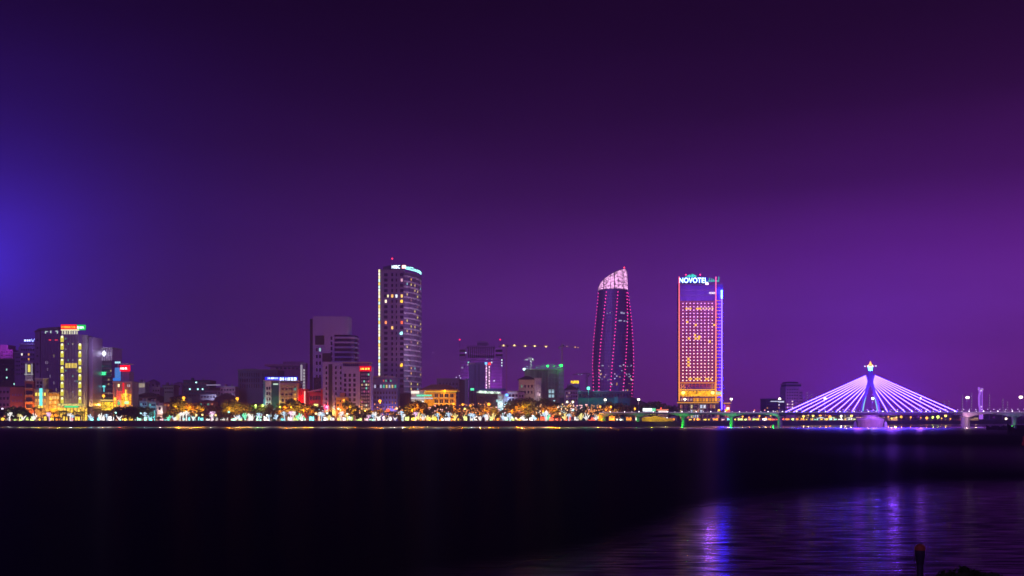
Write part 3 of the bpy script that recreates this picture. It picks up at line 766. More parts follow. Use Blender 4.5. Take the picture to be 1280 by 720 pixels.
t.b('shop_front', 142, 146, 497, 510, em((1.0, 0.6, 0.04), 1.6, True, True), 0.6, 1.1); t.b('shop_front', 151.5, 164, 492, 506, em((1.0, 0.45, 0.02), 1.6, True, True), 0.5, 1.1)
t.b('sign', 147.5, 151, 500, 506, em((0.1, 1.0, 0.4), 0.9, True), -0.6, 0); t.b('sign', 156, 161, 501.5, 505, em((0.5, 1.0, 0.4), 1.8, True), -0.8, 0)
lamp_light(t.r, (-1, -4, 22), (1.0, 0.02, 0.02), 10000); lamp_light(t.r, (2, -6, 12), (1.0, 0.45, 0.02), 12000)

# ----- low roofs between the red building and the grey block
def house(label, x0, x1, yt, Y, wm, rm, depth=10, hip=2.0, win=(2, 1), wl=None, cat='house', name='house', wh=2.2, ridge=None):
    t = bld(label, cat, x0, x1, Y, depth, name)
    t.b('wall', x0, x1, yt + hip, None, wm)
    k = Y / F
    t.put('roof', MB().hip(X(x0, Y), X(x1, Y), Y, Y + depth, Z(yt + hip, Y), Z(yt, Y), 0.5), rm) if hip > 0 else t.b('roof', x0 - .4, x1 + .4, yt - .9, yt, rm, -0.6)
    if hip == 0 and cat == 'house':
        cx = x0 + (x1 - x0) * .3; t.b('stair_hut', cx - 1.2, cx + 1.2, yt - 4, yt - .9, wm, 3, 6.5)
        tx, ty, tz = X(x0 + (x1 - x0) * .72, Y), Y + 4, Z(yt - .9, Y); t.put('water_tank', MB().tube((tx, ty, tz + .8), (tx, ty, tz + 2.6), .9, .9, 10).tube((tx, ty, tz), (tx, ty, tz + .8), .5, .5, 6), STEEL)
        t.put('antenna', MB().tube((tx + 1.6, ty, tz), (tx + 1.6, ty, tz + 4.2), .07, .05, 4).tube((tx + .9, ty, tz + 3.8), (tx + 2.3, ty, tz + 3.8), .05, .05, 4), STEEL)
    if win: t.grid('window', x0 + .5, x1 - .5, yt + hip + .8, min(yt + hip + .8 + win[1] * 5.0, 522), win[0], win[1], min(2.4, (x1 - x0) / win[0] * .55), wh, wl or (lambda c, r: GLASS))
    return t
t = house('white rooftop pavilion with lit openings right of the red-lit building', 171, 181.5, 478.5, 1010, PALE, WHITE, 12, 0, (4, 1), lambda c, r: em((1.0, 0.85, 0.6), 0.6), wh=5)
house('pale gabled house above the dark roofs, left part of the low quarter', 183.5, 194.5, 474, 1080, PURPW, PURPW, 14, 4)
lamp_light(t.r, (6, -9, 12), (.7, .75, 1), 9000); house('long dark-roofed building behind the cyan shops', 166, 196, 490.5, 960, DARK, SLATE, 20, 5, (7, 1))  # the cool lamp is an added fill to brighten the house faces
house('mauve flat-roofed terrace house with a small parapet', 190, 200, 485, 985, PURPW, PALE, 12, 0, (3, 2))
house('dim mauve block with a row of dark windows, centre of the low quarter', 203, 217, 482, 1040, GREY, SLATE, 16, 0, (5, 2))
house('faint pale gable-roofed building far behind the low quarter', 217, 227, 477, 1180, PURPW, PURPW, 14, 3)
t = house('dark teal block lit by four cyan lamps', 229, 262, 476, 1010, wall('teal_wall', (0.03, 0.10, 0.14)), SLATE, 22, 0, (10, 4))
for px, py in ((237.5, 486.5), (247.5, 486.5), (253.5, 486.5), (245.5, 478)): t.grid('lamp', px-.5, px+.5, py-.5, py+.5, 1, 1, 1.7, 1.7, lambda c, r: em((0.5, 1.0, 1.0), 2.5), -0.6)
t = house('low hipped house with a pale lit roof edge', 250, 270, 490, 965, GREY, wall('blue_roof', (0.10, 0.12, 0.18)), 14, 3, (5, 2)); lamp_light(t.r, (10, -8, 24), (.55, .6, 1), 14000, 1); t.b('roof_light', 257.5, 275, 480.6, 481.8, em((0.6, 0.5, 0.85), 0.55), 1, 1.6)  # bluish lamp without a fitting, added to lift these roofs
house('long slate-roofed hall behind the hipped houses', 256, 284, 484, 1000, GREY, SLATE, 22, 4, (7, 1))
house('pink flat-roofed block at the right of the low quarter', 275, 294, 484, 990, wall('pink_render', (0.42, 0.22, 0.30)), PALE, 14, 0, (5, 2))
house('big dark hipped roof just left of the grey block', 268, 292, 491, 940, DARK, SLATE, 20, 7, (6, 1))
house('low red-brown house above the waterfront shops', 248, 268, 500, 915, wall('brown_render', (0.22, 0.07, 0.06)), SLATE, 12, 2, (4, 1), lit_or(GLASS, .5, 4, [em((0.2, 0.8, 0.6), 0.5), em((1, .3, .2), .5)]))
house('dark little house under the four cyan lamps', 212, 234, 494, 950, DARK, SLATE, 14, 3, (5, 1))
house('low dark house left of the orange-lit trees', 176, 194, 498.5, 925, GREY, SLATE, 12, 2, (4, 2), lit_or(GLASS, .3, 14, [COOL]))
house('red-lit low roof behind the narrow white house', 204, 222, 502, 920, wall('brick', (0.30, 0.08, 0.05)), SLATE, 10, 1.5, (4, 1), lit_or(GLASS, .5, 9, [em((1, .35, .1), .8)]))
t = house('narrow two-storey white house with one dark upper window', 195.5, 203.5, 507.5, 885, WHITE, PALE, 9, 0, (1, 1), wh=3.2)
t.b('balcony', 195, 204, 518, 518.9, SALMON, -1, 0); t.b('shop_front', 196.2, 202.8, 519.6, 525.6, em((1.0, 0.6, 0.45), 0.8, True, True), -0.3, 0.1); lamp_light(t.r, (2, -4, 9), (1.0, 0.8, 0.7), 2400)
for k, (x0, x1, yt, lb, c1) in enumerate(((174.5, 184, 502, 'small blue-grey shop house left of the cyan shop', (0.2, 0.6, 0.8)), (186, 194.5, 503, 'cyan-lit shop house left of the narrow white house', (0.15, 0.95, 0.9)))):
    t = house(lb, x0, x1, yt, 890, wall('bluegrey', (0.25, 0.32, 0.42)), PALE, 9, 0, (3, 2), lit_or(GLASS, .3, k + 3, [em(c1, .8)]))
    t.b('shop_front', x0 + .6, x1 - .6, 514, 525.5, em(c1, 0.9, True, True), -0.4, 0.1); lamp_light(t.r, (0, -4, 8), c1, 2200)

# ----- big grey block and pink building behind the blue-sign hotel
t = bld('large plain grey block left of the hotel with the blue sign, unlit', 'office block', 297, 346, 1010, 30)
t.b('wall', 297.5, 347, 463, None, wall('bluegrey_render', (0.10, 0.11, 0.20))); t.b('roof', 297, 347.4, 461.8, 463, GREY, -0.8); t.b('plant_room', 302, 318, 460.6, 461.8, GREY, 5, 15)
t.grid('window', 299, 325, 465, 486, 9, 3, 1.1, 4.6, lambda c, r: GLASS, -0.15)
t.grid('window', 327, 346, 465, 486, 6, 3, 1.1, 4.6, lambda c, r: GLASS, -0.15)
t = bld('pinkish building with an overhanging cornice behind the hotel with the blue sign', 'building', 331, 376, 1080, 26)
t.b('wall', 338, 376, 457.5, None, wall('dusty_pink', (0.40, 0.22, 0.36))); t.b('cornice', 331, 376, 455, 457.4, wall('dusty_pink_trim', (0.5, 0.28, 0.42)), -1.5); t.b('penthouse', 352, 376, 451.5, 455, wall('dusty_pink', (0, 0, 0)), 6, 20)
t.grid('window', 344, 374, 458.6, 462, 6, 1, 3.2, 2.4, lambda c, r: GLASS)
t = bld('slim white-lit tower edge with small square openings', 'tower', 375, 382.5, 1000, 10)
t.b('wall', 375.5, 382, 454.5, None, PALE); t.b('light_strip', 375.6, 378, 456, 476, em((0.85, 0.75, 0.95), 0.5), -0.3, 0); t.b('roof', 375, 382.5, 453.4, 454.5, WHITE, -0.5)
t.b('mast', 377.6, 378.1, 449.5, 453.4, STEEL, 3, 3.5); t.grid('window', 378.6, 381.6, 461, 495, 1, 9, 2.0, 2.6, lambda c, r: em((0.9, 0.85, 0.95), 0.55), -0.3)
lamp_light(t.r, (0, -6, 30), (0.9, 0.8, 1.0), 1500)
# hotel with the blue sign
t = bld('hotel with a blue-lit roof sign, white window frames and a green glass strip', 'hotel', 329, 372, 915, 20)
t.b('wall', 329, 331.6, 475, None, wall('teal_render', (0.10, 0.35, 0.42)), 0.5); t.b('wall', 331.7, 339, 476.5, None, WHITE)
t.b('glass_strip', 339.2, 348.8, 478, None, GLASSG, 0.6); t.b('column', 348.9, 350.4, 477, None, WHITE, -0.6)
t.b('wall', 350.5, 372, 478.5, None, BEIGE, 0.5); t.b('roof', 329, 372.5, 475.4, 476.5, PALE, -0.4)
t.b('light_strip', 341.5, 347.5, 479.2, 481, em((0.7, 1.0, 0.8), 1.0), 0.2, 0.6)
t.grid('window', 332.4, 338.6, 482, 509, 2, 4, 1.9, 3.6, lambda c, r: GLASS, -0.15)
t.grid('window', 351, 371, 483.4, 511, 4, 4, 3.4, 3.6, lit_or(GLASS, .2, 44, [em((0.2, 0.8, 0.6), 0.5), WARM2]), 0.3)
mb = MB()
for i in range(6): x = X(350.8 + i * 4.2, 915); mb.box(x - .25, x + .25, 914.6, 915.4, GZ, Z(480, 915))
for i in range(5): z = Z(481 + i * 6.8, 915); mb.box(X(350.5, 915), X(372, 915), 914.5, 915.4, z - .3, z + .3)
t.put('facade_frame', mb, BEIGE)
mb = MB()
for i in range(4): z = Z(488 + i * 6.6, 915); mb.box(X(339.3, 915), X(348.7, 915), 915.2, 915.6, z - .1, z + .1)
t.put('mullions', mb, TEALW)
sg = t.b('rooftop_sign', 331, 372, 471, 475.2, em((0.03, 0.03, 0.95), 1.2, True), -0.2, 0.6)
strokes(t, 334, 348.5, 471.9, 473.9, em((0.55, 0.75, 1.0), 4.0), 12, -0.4, 2, sg); strokes(t, 350, 371, 472, 475.4, em((0.6, 0.8, 1.0), 4.5), 12, -0.4, 4, sg)
t.b('awning', 332, 349, 511, 512.6, em((0.6, 1.0, 0.9), 0.6, True), -3, 0)
lamp_light(t.r, (-14, -7, 16), (0.5, 1.0, 0.85), 3200); lamp_light(t.r, (0.5, -5, 14), (0.8, 1.0, 0.1), 2500); lamp_light(t.r, (10, -8, 13), (1.0, 0.48, 0.03), 9000)
lamp_light(t.r, (0, -4, Z(470, 915) - GZ + 3), (0.08, 0.06, 1.0), 2500)
# red building
t = bld('low red building with a curved glowing red front and a yellow-lit frame', 'building', 372, 418, 920, 18)
mb = MB(); cx, cy = X(378, 920), 926; mb.prism([(cx + 6.4*math.cos(a*math.pi/12), cy + 6.4*math.sin(a*math.pi/12)) for a in range(24)], GZ, Z(486, 920))
t.put('curved_front', mb, REDW); t.b('light_strip', 380.5, 381.8, 489, 505, em((1.0, 0.6, 0.5), 1.5, True), -1.2, -0.6)
t.b('wall', 384, 401, 490, None, wall('dark_red', (0.25, 0.06, 0.10)), 3); t.put('roof', MB().slab([(X(384, 920), Z(489, 920)), (X(400, 920), Z(485.5, 920)), (X(413, 920), Z(485.5, 920)), (X(413, 920), Z(487, 920)), (X(384, 920), Z(490.4, 920))], 921, 938), PURPW)
t.b('wall', 401, 412.5, 487, None, REDW, 0.4); t.b('wall', 412.6, 417.5, 486, None, BEIGE, -0.4)
t.grid('window', 386, 400, 494.5, 500, 4, 1, 2.3, 4.6, lambda c, r: GLASS, 2.8); t.grid('window', 413.2, 416.8, 489, 509, 1, 3, 2.2, 3.6, lambda c, r: lit_or(GLASS, .3, 3)(c, r), -0.6)
t.b('sign', 393, 398.5, 505, 508.6, em((1.0, 0.9, 0.25), 1.8, True), -3, -2.5)
lamp_light(t.r, (-14, -5, 17), (1.0, 0.015, 0.015), 16000); lamp_light(t.r, (12, -5, 14), (1.0, 0.02, 0.06), 7000); lamp_light(t.r, (17, -7, 9), (1.0, 0.6, 0.05), 8000)
t = bld('small orange-lit house with square white windows below the white tower', 'house', 419, 435, 905, 10, 'house')
t.b('wall', 420, 434, 497, None, YELLOW); t.b('wall', 424.5, 430, 491, 497, SALMON, 2); t.b('roof', 419.5, 434.5, 496, 497, PALE, -0.6); t.b('wall', 429, 435, 507, None, YELLOW, -2, 0)
t.grid('window', 421, 433, 499, 514, 4, 3, 1.7, 2.6, lambda c, r: GLASS if (c + r) % 2 else SALMON)
lamp_light(t.r, (-2, -7, 11), (1.0, 0.42, 0.04), 5000)

# the pale tower with curved balconies
t = bld('pale stepped tower with curved dark balconies and a blank rounded top', 'tower block', 387, 445, 935, 24)
LW = wall('lilac_white', (0.38, 0.31, 0.60), 0.7, 0.12)
Yt = 935; xa, xb = X(391, Yt), X(435.5, Yt)
pl = [(xa, Yt), (xb - 5, Yt)] + [(xb - 5 + 5*math.sin(a*math.pi/12), Yt + 5 - 5*math.cos(a*math.pi/12)) for a in range(1, 7)] + [(xb, Yt + 20), (xa, Yt + 20)]
t.put('penthouse', MB().prism(pl, Z(418.2, Yt), Z(395.5, Yt)), LW)
t.b('side_wall', 386.8, 390.9, 398.5, None, DARK, 2, 20); t.b('wall', 391, 417.8, 418.3, None, LW)
t.grid('balcony_end', 385.6, 387, 425, 500, 1, 14, 1.2, 1.0, lambda c, r: PALE, 1.6, 1.5)
pb = [(X(418, Yt), Yt + 3), (X(438, Yt), Yt + 3), (X(442, Yt), Yt + 6), (X(443.8, Yt), Yt + 12), (X(443.8, Yt), Yt + 22), (X(418, Yt), Yt + 22)]
t.put('glazing', MB().prism(pb, GZ, Z(418.3, Yt)), GLASS)
pc = [(X(418, Yt), Yt - .2), (X(434, Yt), Yt - .2), (X(440, Yt), Yt + 1.6), (X(444, Yt), Yt + 6), (X(444.8, Yt), Yt + 12), (X(444.8, Yt), Yt + 22), (X(418, Yt), Yt + 22)]
for k in range(9):
    y = 420.8 + k * 6.1
    if k == 0: pc2 = [(x, yy + .02) for x, yy in pc]
    t.put('balcony', MB().prism(pc, Z(y + 2.2, Yt), Z(y, Yt)), LW)
t.b('window', 394, 405.4, 419.5, 431, DARK, -0.25, 0.1); t.b('window', 403, 414.4, 441.5, 452, DARK, -0.25, 0.1)
t.grid('window', 412.8, 416, 419.5, 452, 1, 5, 2.0, 4.2, lambda c, r: GLASS); t.grid('window', 394, 402, 433, 500, 2, 8, 2.0, 4.2, lambda c, r: em((0.5, .9, .9), .9) if (c, r) == (1, 0) else GLASS)
t.grid('window', 420, 436, 431.6, 436.6, 6, 1, 1.5, 1.6, lit_or(None, .7, 3, [em((0.3, .9, .6), .7), em((1, .8, .5), .8)]), 2.7)
t.b('dark_panel', 392, 401.5, 472, 492, DARK, -0.25, 0.1)
t = bld('pale lower block beside the stepped tower, with columns of dark windows and red sign', 'apartment block', 402, 464, 912, 18)
t.b('wall', 402.5, 428, 452.5, None, LW, 4); t.b('recess', 409.8, 414.4, 455, None, DARK, 3.6, 4.4); t.b('wall', 428.1, 450, 458, None, LW)
t.b('penthouse', 428, 461, 453.5, 457.9, PURPW, 3); t.b('roof', 427.6, 462, 452.2, 453.4, PALE, 2); t.grid('louvre', 428, 448, 454, 458, 8, 1, 1.2, 3.4, lambda c, r: DARK, 2.7)
t.grid('window', 428.6, 446, 466, 515, 3, 8, 2.8, 3.9, lambda c, r: GLASS); t.grid('window', 404, 428, 456, 515, 4, 9, 1.8, 3.4, lambda c, r: None if c == 1 else GLASS, 3.8)
t.b('stair_glass', 450.1, 463.5, 464.4, None, GLASS, 0.6); t.b('column', 462.2, 464, 458, None, LW, -0.3)
t.grid('window', 451, 462, 466, 513, 4, 11, 1.9, 2.4, lit_or(GLASSP, .45, 12, [em((0.3, .9, .7), .8), em((1, .9, .7), 1.0), em((1, .6, .3), .6), em((1, .2, .5), .5)]), 0.4)
sg = t.b('rooftop_sign', 449.5, 464.2, 457.6, 464.2, em((0.9, 0.0, 0.02), 1.1, True), -0.8, 0.4); strokes(t, 451.2, 462.4, 460, 462.2, em((1.0, 0.45, 0.05), 5.0), 7, -1.0, 12, sg)
lamp_light(t.r, (18, -6, 10), (1.0, 0.6, 0.05), 5000); lamp_light(t.r, (6, -9, 5), (1.0, 0.5, 0.1), 3500)
t = bld('low dark building with a row of small coloured lights right of the red sign', 'building', 465, 497, 925, 16)
t.b('wall', 465.5, 497, 472, None, wall('navy_wall', (0.16, 0.17, 0.40))); t.b('roof', 465, 492, 470, 472, PALE, 1); 
t.grid('window', 467, 496, 480, 486, 8, 1, 2.0, 4, lit_or(GLASS, .7, 17, [em((0.1, .8, .6), .7), em((1, .3, .2), .7), em((.7, .7, 1), .8), em((1, .8, .3), .8)]))
t.grid('window', 478, 490, 473, 479, 4, 1, 1.6, 2.6, lit_or(GLASS, .7, 18, [em((0.1, .8, .5), .6), em((1, .2, .2), .6)]))
t.grid('window', 467, 496, 488, 512, 8, 4, 1.8, 3, lambda c, r: GLASS)

# ----- the tall slab tower with HSBC on the roof
Yh = 960
t = bld('tall residential tower with HSBC sign and one bright lit edge strip', 'skyscraper', 473, 527, Yh, 45, 'skyscraper')
HW = wall('mauve_render', (0.30, 0.22, 0.36), 0.7, 0.15)
front = [(X(475.5, Yh), Yh), (X(504.5, Yh), Yh)]; curve = [(X(505, Yh), Yh + .3), (X(513, 968), 968), (X(520, 978), 978), (X(525, 990), 990), (X(527, 1003), 1003)]
t.put('wall', MB().prism(front + [(X(504.5, Yh), Yh + 40), (X(476.5, 1000), Yh + 40)], GZ, Z(337.5, Yh)), HW)
def inset(pts, d): return [(x - d * 0.8, y + d * 0.6) for x, y in pts]
t.put('glazing', MB().prism(inset(curve, 1.6) + [(X(525, 1003) - 2, 1012), (X(504.6, Yh), 1012)], GZ, Z(342, Yh)), GLASSP)
for r in range(24):
    zt = Z(343.5 + r * 6.6, Yh)
    bal = curve + inset(curve, 2.4)[::-1]
    t.put('balcony', MB().prism(bal, zt - 1.5, zt - 0.0), wall('balcony_white', (0.78, 0.68, 0.82), 0.7, 0.1))
mb = MB()
for x, y in (curve[0], curve[1], curve[2], curve[3], curve[4]): mb.box(x - .9, x - .1, y + .5, y + 1.3, GZ, Z(342, Yh))
t.put('balcony_column', mb, HW)
it = []
q = random.Random(77)
for r in range(22):
    zc = Z(347.2 + r * 6.6, Yh)
    for c in range(7):
        s_ = c / 6 * 3.999; i = int(s_); f_ = s_ - i; x = curve[i][0] * (1 - f_) + curve[i+1][0] * f_ - 1.6 ; y = curve[i][1] * (1 - f_) + curve[i+1][1] * f_ + 0.7
        lit = q.random() < (0.72 if c < 1 else 0.28)
        if lit: it.append(((2.3, 0.6, 3.0) if c < 1 else (1.5, 0.5, 2.2), (x, y, zc), q.choice([em((1, .5, .12), 1.3), em((1, .7, .3), 1.1), em((.4, .9, 1), .9), em((1, .8, .2), 1.2), em((.9, .4, .5), .5)]), 'box'))
t.many('window', it)
COLS = [482.3, 490.3, 495.6, 502.2]; LITW = {(4, 0): None, (4, 1): (1, .5, .1), (4, 2): (.8, .95, 1), (4, 3): (1, .6, .15), (5, 0): (1, .85, .6), (5, 3): (1, .6, .05), (9, 0): (1, .3, .1), (9, 3): (1, .15, .05),
    (10, 1): (1, .55, .15), (11, 3): (.4, .95, 1), (17, 3): (1, .6, .05), (1, 3): (.6, .3, .4)}
it = []
for r in range(22):
    for c_, px in enumerate(COLS):
        py = 343.5 + r * 6.62; l_ = LITW.get((r, c_)); wd_ = (4.2, 2.2, 1.4, 4.0)[c_] * Yh / F
        m_ = em(l_, 1.8) if l_ else GLASS
        it.append(((wd_ if not l_ else 2.0, 0.4, 3.1), (X(px, Yh), Yh - 0.12, Z(py, Yh)), m_, 'box'))
it.append(((1.7, .4, 2.8), (X(484.8, Yh), Yh - .12, Z(370, Yh)), em((1, .9, .5), 1.6), 'box'))
it.append(((2.6,)*3, (X(501.6, Yh), Yh - .6, Z(457, Yh)), em((1, .55, .03), 2.2), 'ball')); it.append(((2.8,)*3, (X(502, Yh), Yh - .6, Z(376.8, Yh)), em((1, .55, .05), 2.2), 'ball'))
it.append(((2.8,)*3, (X(501.3, Yh), Yh - .6, Z(417, Yh)), em((.4, .95, 1), 2.2), 'ball'))
t.many('window', it)
t.put('corner_pier', MB().box(X(473, Yh), X(475.4, Yh), Yh - .5, Yh + 2, GZ, Z(336.5, Yh)), DARK)
it = []
for k in range(37):
    y = 337 + k * 4.02; cc = ((1, .88, .5), (1, .7, .15), (1, .95, .8), (.7, .95, .9))[(k * 7 // 3) % 4]
    it.append(((1.6, .5, 3.0), (X(474.2, Yh), Yh - .8, Z(y + 1.8, Yh)), em(cc, 1.7), 'box'))
t.many('edge_light', it)
t.b('roof', 478, 500, 331.8, 337.4, GREY, 6, 30); t.b('penthouse', 482, 496, 329.5, 331.8, GREY, 12, 24); t.b('parapet', 475.2, 505.3, 337, 338.2, HW, -0.6, 2)
t.put('parapet', MB().prism(curve + inset(curve, 2.0)[::-1], Z(342.6, Yh), Z(339, Yh)), HW)
sg = t.b('rooftop_sign', 488.5, 508, 330.2, 335.8, wall('sign_board', (0.02, 0.04, 0.2)), 3, 3.6)
text(sg, t, 'HSBC', 489.4, 499.6, 331.0, 335.1, em((0.75, 0.9, 1.0), 3.5, True), 2.6, 0.2, sg)
k_ = Yh / F; ex, ez = X(504.5, Yh), Z(333, Yh); e_ = MB()
for sx in (-1, 1): e_.slab([(ex + sx*2.1, ez - 1.5), (ex + sx*0.1, ez), (ex + sx*2.1, ez + 1.5), (ex + sx*1.9, ez)][::sx], Yh + 2.2, Yh + 2.6)
e_.slab([(ex - 1.7, ez + 1.7), (ex + 1.7, ez + 1.7), (ex, ez + 0.3)], Yh + 2.2, Yh + 2.6); e_.slab([(ex - 1.7, ez - 1.7), (ex, ez - .3), (ex + 1.7, ez - 1.7)], Yh + 2.2, Yh + 2.6)
t.put('sign_emblem', e_, em((1.0, 0.45, 0.4), 4.5, True), sg)
mb = MB(); q = random.Random(3)     # second sign follows the curved parapet
for i in range(11):
    s_ = 0.3 + i * 0.33; j = int(s_); f_ = s_ - j; x = curve[j][0]*(1-f_) + curve[j+1][0]*f_; y = curve[j][1]*(1-f_) + curve[j+1][1]*f_; z = Z(336 + i * .02, Yh) 
    hh = 3.4 if i < 4 else 2.6
    mb.box(x - .2, x + .3, y - .5, y - .2, z, z + hh)
    if i < 10: 
        s2 = s_ + .3; j2 = int(s2); f2 = s2 - j2; x2 = curve[j2][0]*(1-f2) + curve[j2+1][0]*f2; y2 = curve[j2][1]*(1-f2) + curve[j2+1][1]*f2
        for zz in (z, z + hh * q.choice((.5, .85))): mb.tube((x, y - .3, zz + .2), (x2 - .2, y2 - .3, zz + .2), .25, .25, 4)
t.put('rooftop_sign', mb, em((0.35, 1.0, 0.95), 3.5, True))
mast = t.put('mast', MB().tube((X(487.5, Yh), Yh + 18, Z(330, Yh)), (X(487.5, Yh), Yh + 18, Z(320.5, Yh)), .25, .15, 5), STEEL)
t.inst('warning_lamp', unit('ball', (1.7,)*3, em((1.0, 0.03, 0.08), 4)), (X(487.5, Yh), Yh + 18, Z(319.6, Yh)))
t.b('podium', 474, 516, 492, None, wall('podium_wall', (0.12, 0.10, 0.18)), -6, 30)
lamp_light(t.r, (-6, -40, 8), (0.6, 0.4, 1.0), 9000, 3); lamp_light(t.r, (34, -14, 70), (0.75, 0.5, 1.0), 16000, 3); lamp_light(t.r, (34, -14, 120), (0.75, 0.5, 1.0), 12000, 3)  # unseen lilac floods added in mid-air to brighten wall and balconies

t = bld('small white-lit cafe with a green sign beside the yellow colonial building', 'cafe', 514, 531, 898, 12)
t.b('wall', 514, 530, 489, None, WHITE); t.b('roof', 513.5, 531, 487.6, 489, WHITE, -1); t.b('sign', 521, 540, 493.3, 495.4, em((0.2, 1.0, 0.6), 1.1, True), -1.6, -1.0); t.b('light_strip', 514, 524, 488.8, 492, em((1.0, 0.92, 0.8), 1.4, True), -1.4, -1)
t.b('canopy', 514, 541, 497, 498.8, em((0.95, 0.9, 1.0), 0.8, True), -3, 0); t.grid('window', 515, 530, 499.5, 507, 5, 1, 2.2, 4.5, lit_or(GLASS, .7, 3, [WHT, em((1, .8, .3), .8)]))
lamp_light(t.r, (0, -5, 14), (1.0, 0.9, 0.7), 2500)
# yellow colonial building
t = bld('yellow colonial-style building with a red hipped roof and a lit cornice', 'public building', 524, 573, 915, 22, 'villa')
YB = wall('ochre_render', (0.72, 0.38, 0.04), 0.8, 0.12)
t.b('wall', 527, 568, 490.5, None, YB); t.b('wall', 543, 570, 491, None, YB, -2, 0)
t.b('cornice', 524, 573, 487.4, 489.0, YB, -3.2, 22); t.b('cornice_light', 526, 571, 489.2, 490.2, em((1.0, 0.6, 0.05), 1.3, True), -2.9, -2.3)
t.put('roof', MB().hip(X(525, 915), X(572, 915), 912.5, 936, Z(487.3, 915), Z(480.2, 915), 0.3), ROOF)
for r in range(3):
    for c_ in range(4):
        px = 545.6 + c_ * 6.4; py = 492.2 + r * 7.2
        f_ = t.b('window', px - 2.0, px + 2.0, py, py + 4.4, GLASS, -2.25, -1.9)
        t.b('frame', px - 2.3, px + 2.3, py + 4.5, py + 5.1, WHITE, -2.6, -2.0, f_); t.b('frame', px - 0.15, px + 0.15, py, py + 4.4, YB, -2.45, -2.26, f_)
lamp_light(t.r, (-4, -12, 8), (1.0, 0.55, 0.03), 19000, 1.0); lamp_light(t.r, (12, -10, 8), (1.0, 0.5, 0.03), 17000, 1.0); lamp_light(t.r, (6, -4.2, Z(489.6, 915) - GZ), (1.0, 0.6, 0.05), 1500)
t = bld('dim grey stepped block behind the yellow colonial building', 'building', 546, 575, 1010, 20)
t.b('wall', 546, 574, 474, None, wall('dim_mauve', (0.16, 0.12, 0.20))); t.b('roof', 545.6, 574, 473, 474, GREY, -0.5); t.b('wall', 574.1, 580.8, 474.5, None, DARK, 2); t.b('column', 581, 584.5, 473, None, wall('bluegrey2', (0.22, 0.26, 0.36)), 0)
for px, py in ((570.3, 471.6), (575.5, 472.4), (574.2, 469.6)): t.grid('lamp', px-.3, px+.3, py-.3, py+.3, 1, 1, .9, 1, lambda c, r: em((0.8, 0.8, 1), 1.5), 1)
t.grid('window', 548, 573, 477, 500, 6, 4, 2, 3, lambda c, r: GLASS)

# purple tower
Yp = 1130
t = bld('broad purple-lit tower with ribbed upper floors, side pods and a mast at each end', 'skyscraper', 573, 629, Yp, 34, 'skyscraper')
PL = wall('purple_render', (0.20, 0.13, 0.27), 0.7, 0.2)
t.b('wall', 575, 627.5, 449, None, PL); t.b('upper_storey', 585, 617, 433.5, 449, DARK, 3, 28); t.b('roof', 583, 618.5, 431.8, 433.6, PL, 1, 30); t.b('ledge', 573.5, 629, 447.4, 449, PL, -1)
t.b('penthouse', 596, 609, 427.6, 431.8, PL, 8, 24); t.put('canopy', MB().path([(X(595.5, Yp), Yp + 8, Z(426.6, Yp)), (X(607, Yp), Yp + 8, Z(426, Yp)), (X(610, Yp), Yp + 8, Z(428, Yp)), (X(611, Yp), Yp + 8, Z(431.8, Yp))], 0.5), STEEL)
t.grid('rib', 585.5, 617, 434, 448, 13, 1, 0.8, 13.6, lambda c, r: wall('rib_lilac', (0.36, 0.22, 0.48)), 2.4, 1.0)
for x0, x1 in ((574, 582), (619, 628.5)):
    for y in (434.5, 440, 445.4): t.b('pod', x0, x1, y, y + 2.4, wall('pod_mauve', (0.30, 0.18, 0.38)), 0, 12)
    t.b('pod_core', x0 + .6, x1 - .6, 435, 448, DARK, 2, 10)
mb = MB()
for i in range(15): z = Z(452 + i * 3.9, Yp); mb.box(X(574.6, Yp), X(628, Yp), Yp - .7, Yp, z - .45, z + .45)
t.put('floor_bands', mb, wall('band_mauve', (0.32, 0.18, 0.42)))
t.grid('window', 576, 627, 453.9, 500, 14, 12, 2.2, 1.7, lit_or(None, .05, 71, [em((0.8, 0.8, 1.0), 0.8)]), -0.2)
for px, py, cc in ((582.3, 441, (.6, .7, 1)), (609, 448.5, (.7, .8, 1)), (614.8, 448.5, (.5, .8, 1)), (614.6, 453, (.8, .85, 1)), (627.3, 450, (.8, .85, 1)), (627.3, 453.5, (.8, .85, 1)), (627.3, 457, (.7, .8, 1)), (585.5, 453, (.3, .9, .7)), (617.7, 476, (.8, .8, 1))):
    t.grid('window', px-.4, px+.4, py-.4, py+.4, 1, 1, 1.6, 1.6, lambda c, r: em(cc, 1.4), -0.8)
for px in (574.2, 625.2):
    t.put('mast', MB().tube((X(px, Yp), Yp + 6, Z(447, Yp)), (X(px, Yp), Yp + 6, Z(425, Yp)), .3, .15, 5), BLACK)
    t.inst('warning_lamp', unit('ball', (1.9,)*3, em((1.0, 0.02, 0.12), 3)), (X(px, Yp), Yp + 6, Z(424, Yp)))
lamp_light(t.r, (8, -34, 40), (0.75, 0.12, 1.0), 60000, 3); lamp_light(t.r, (-16, -30, 30), (0.5, 0.2, 1.0), 25000, 3)
t = bld('blue-grey blank slab block in front of the purple tower', 'building', 585, 606, 1050, 18)
t.b('wall', 586, 593.5, 455.5, None, wall('blue_grey', (0.22, 0.22, 0.42))); t.b('wall', 594.3, 606, 453, None, wall('blue_grey', (0, 0, 0)), -1); t.b('roof', 585.6, 597, 453.4, 455.4, PALE, 1)
t.b('recess', 598.4, 599.2, 455, None, DARK, -1.2, -0.9)
t = bld('slender tower strung with pink and white lights, red and blue lamps on top', 'tower', 606, 613.5, 1040, 10)
t.b('wall', 607.4, 612.4, 455, None, PL); 
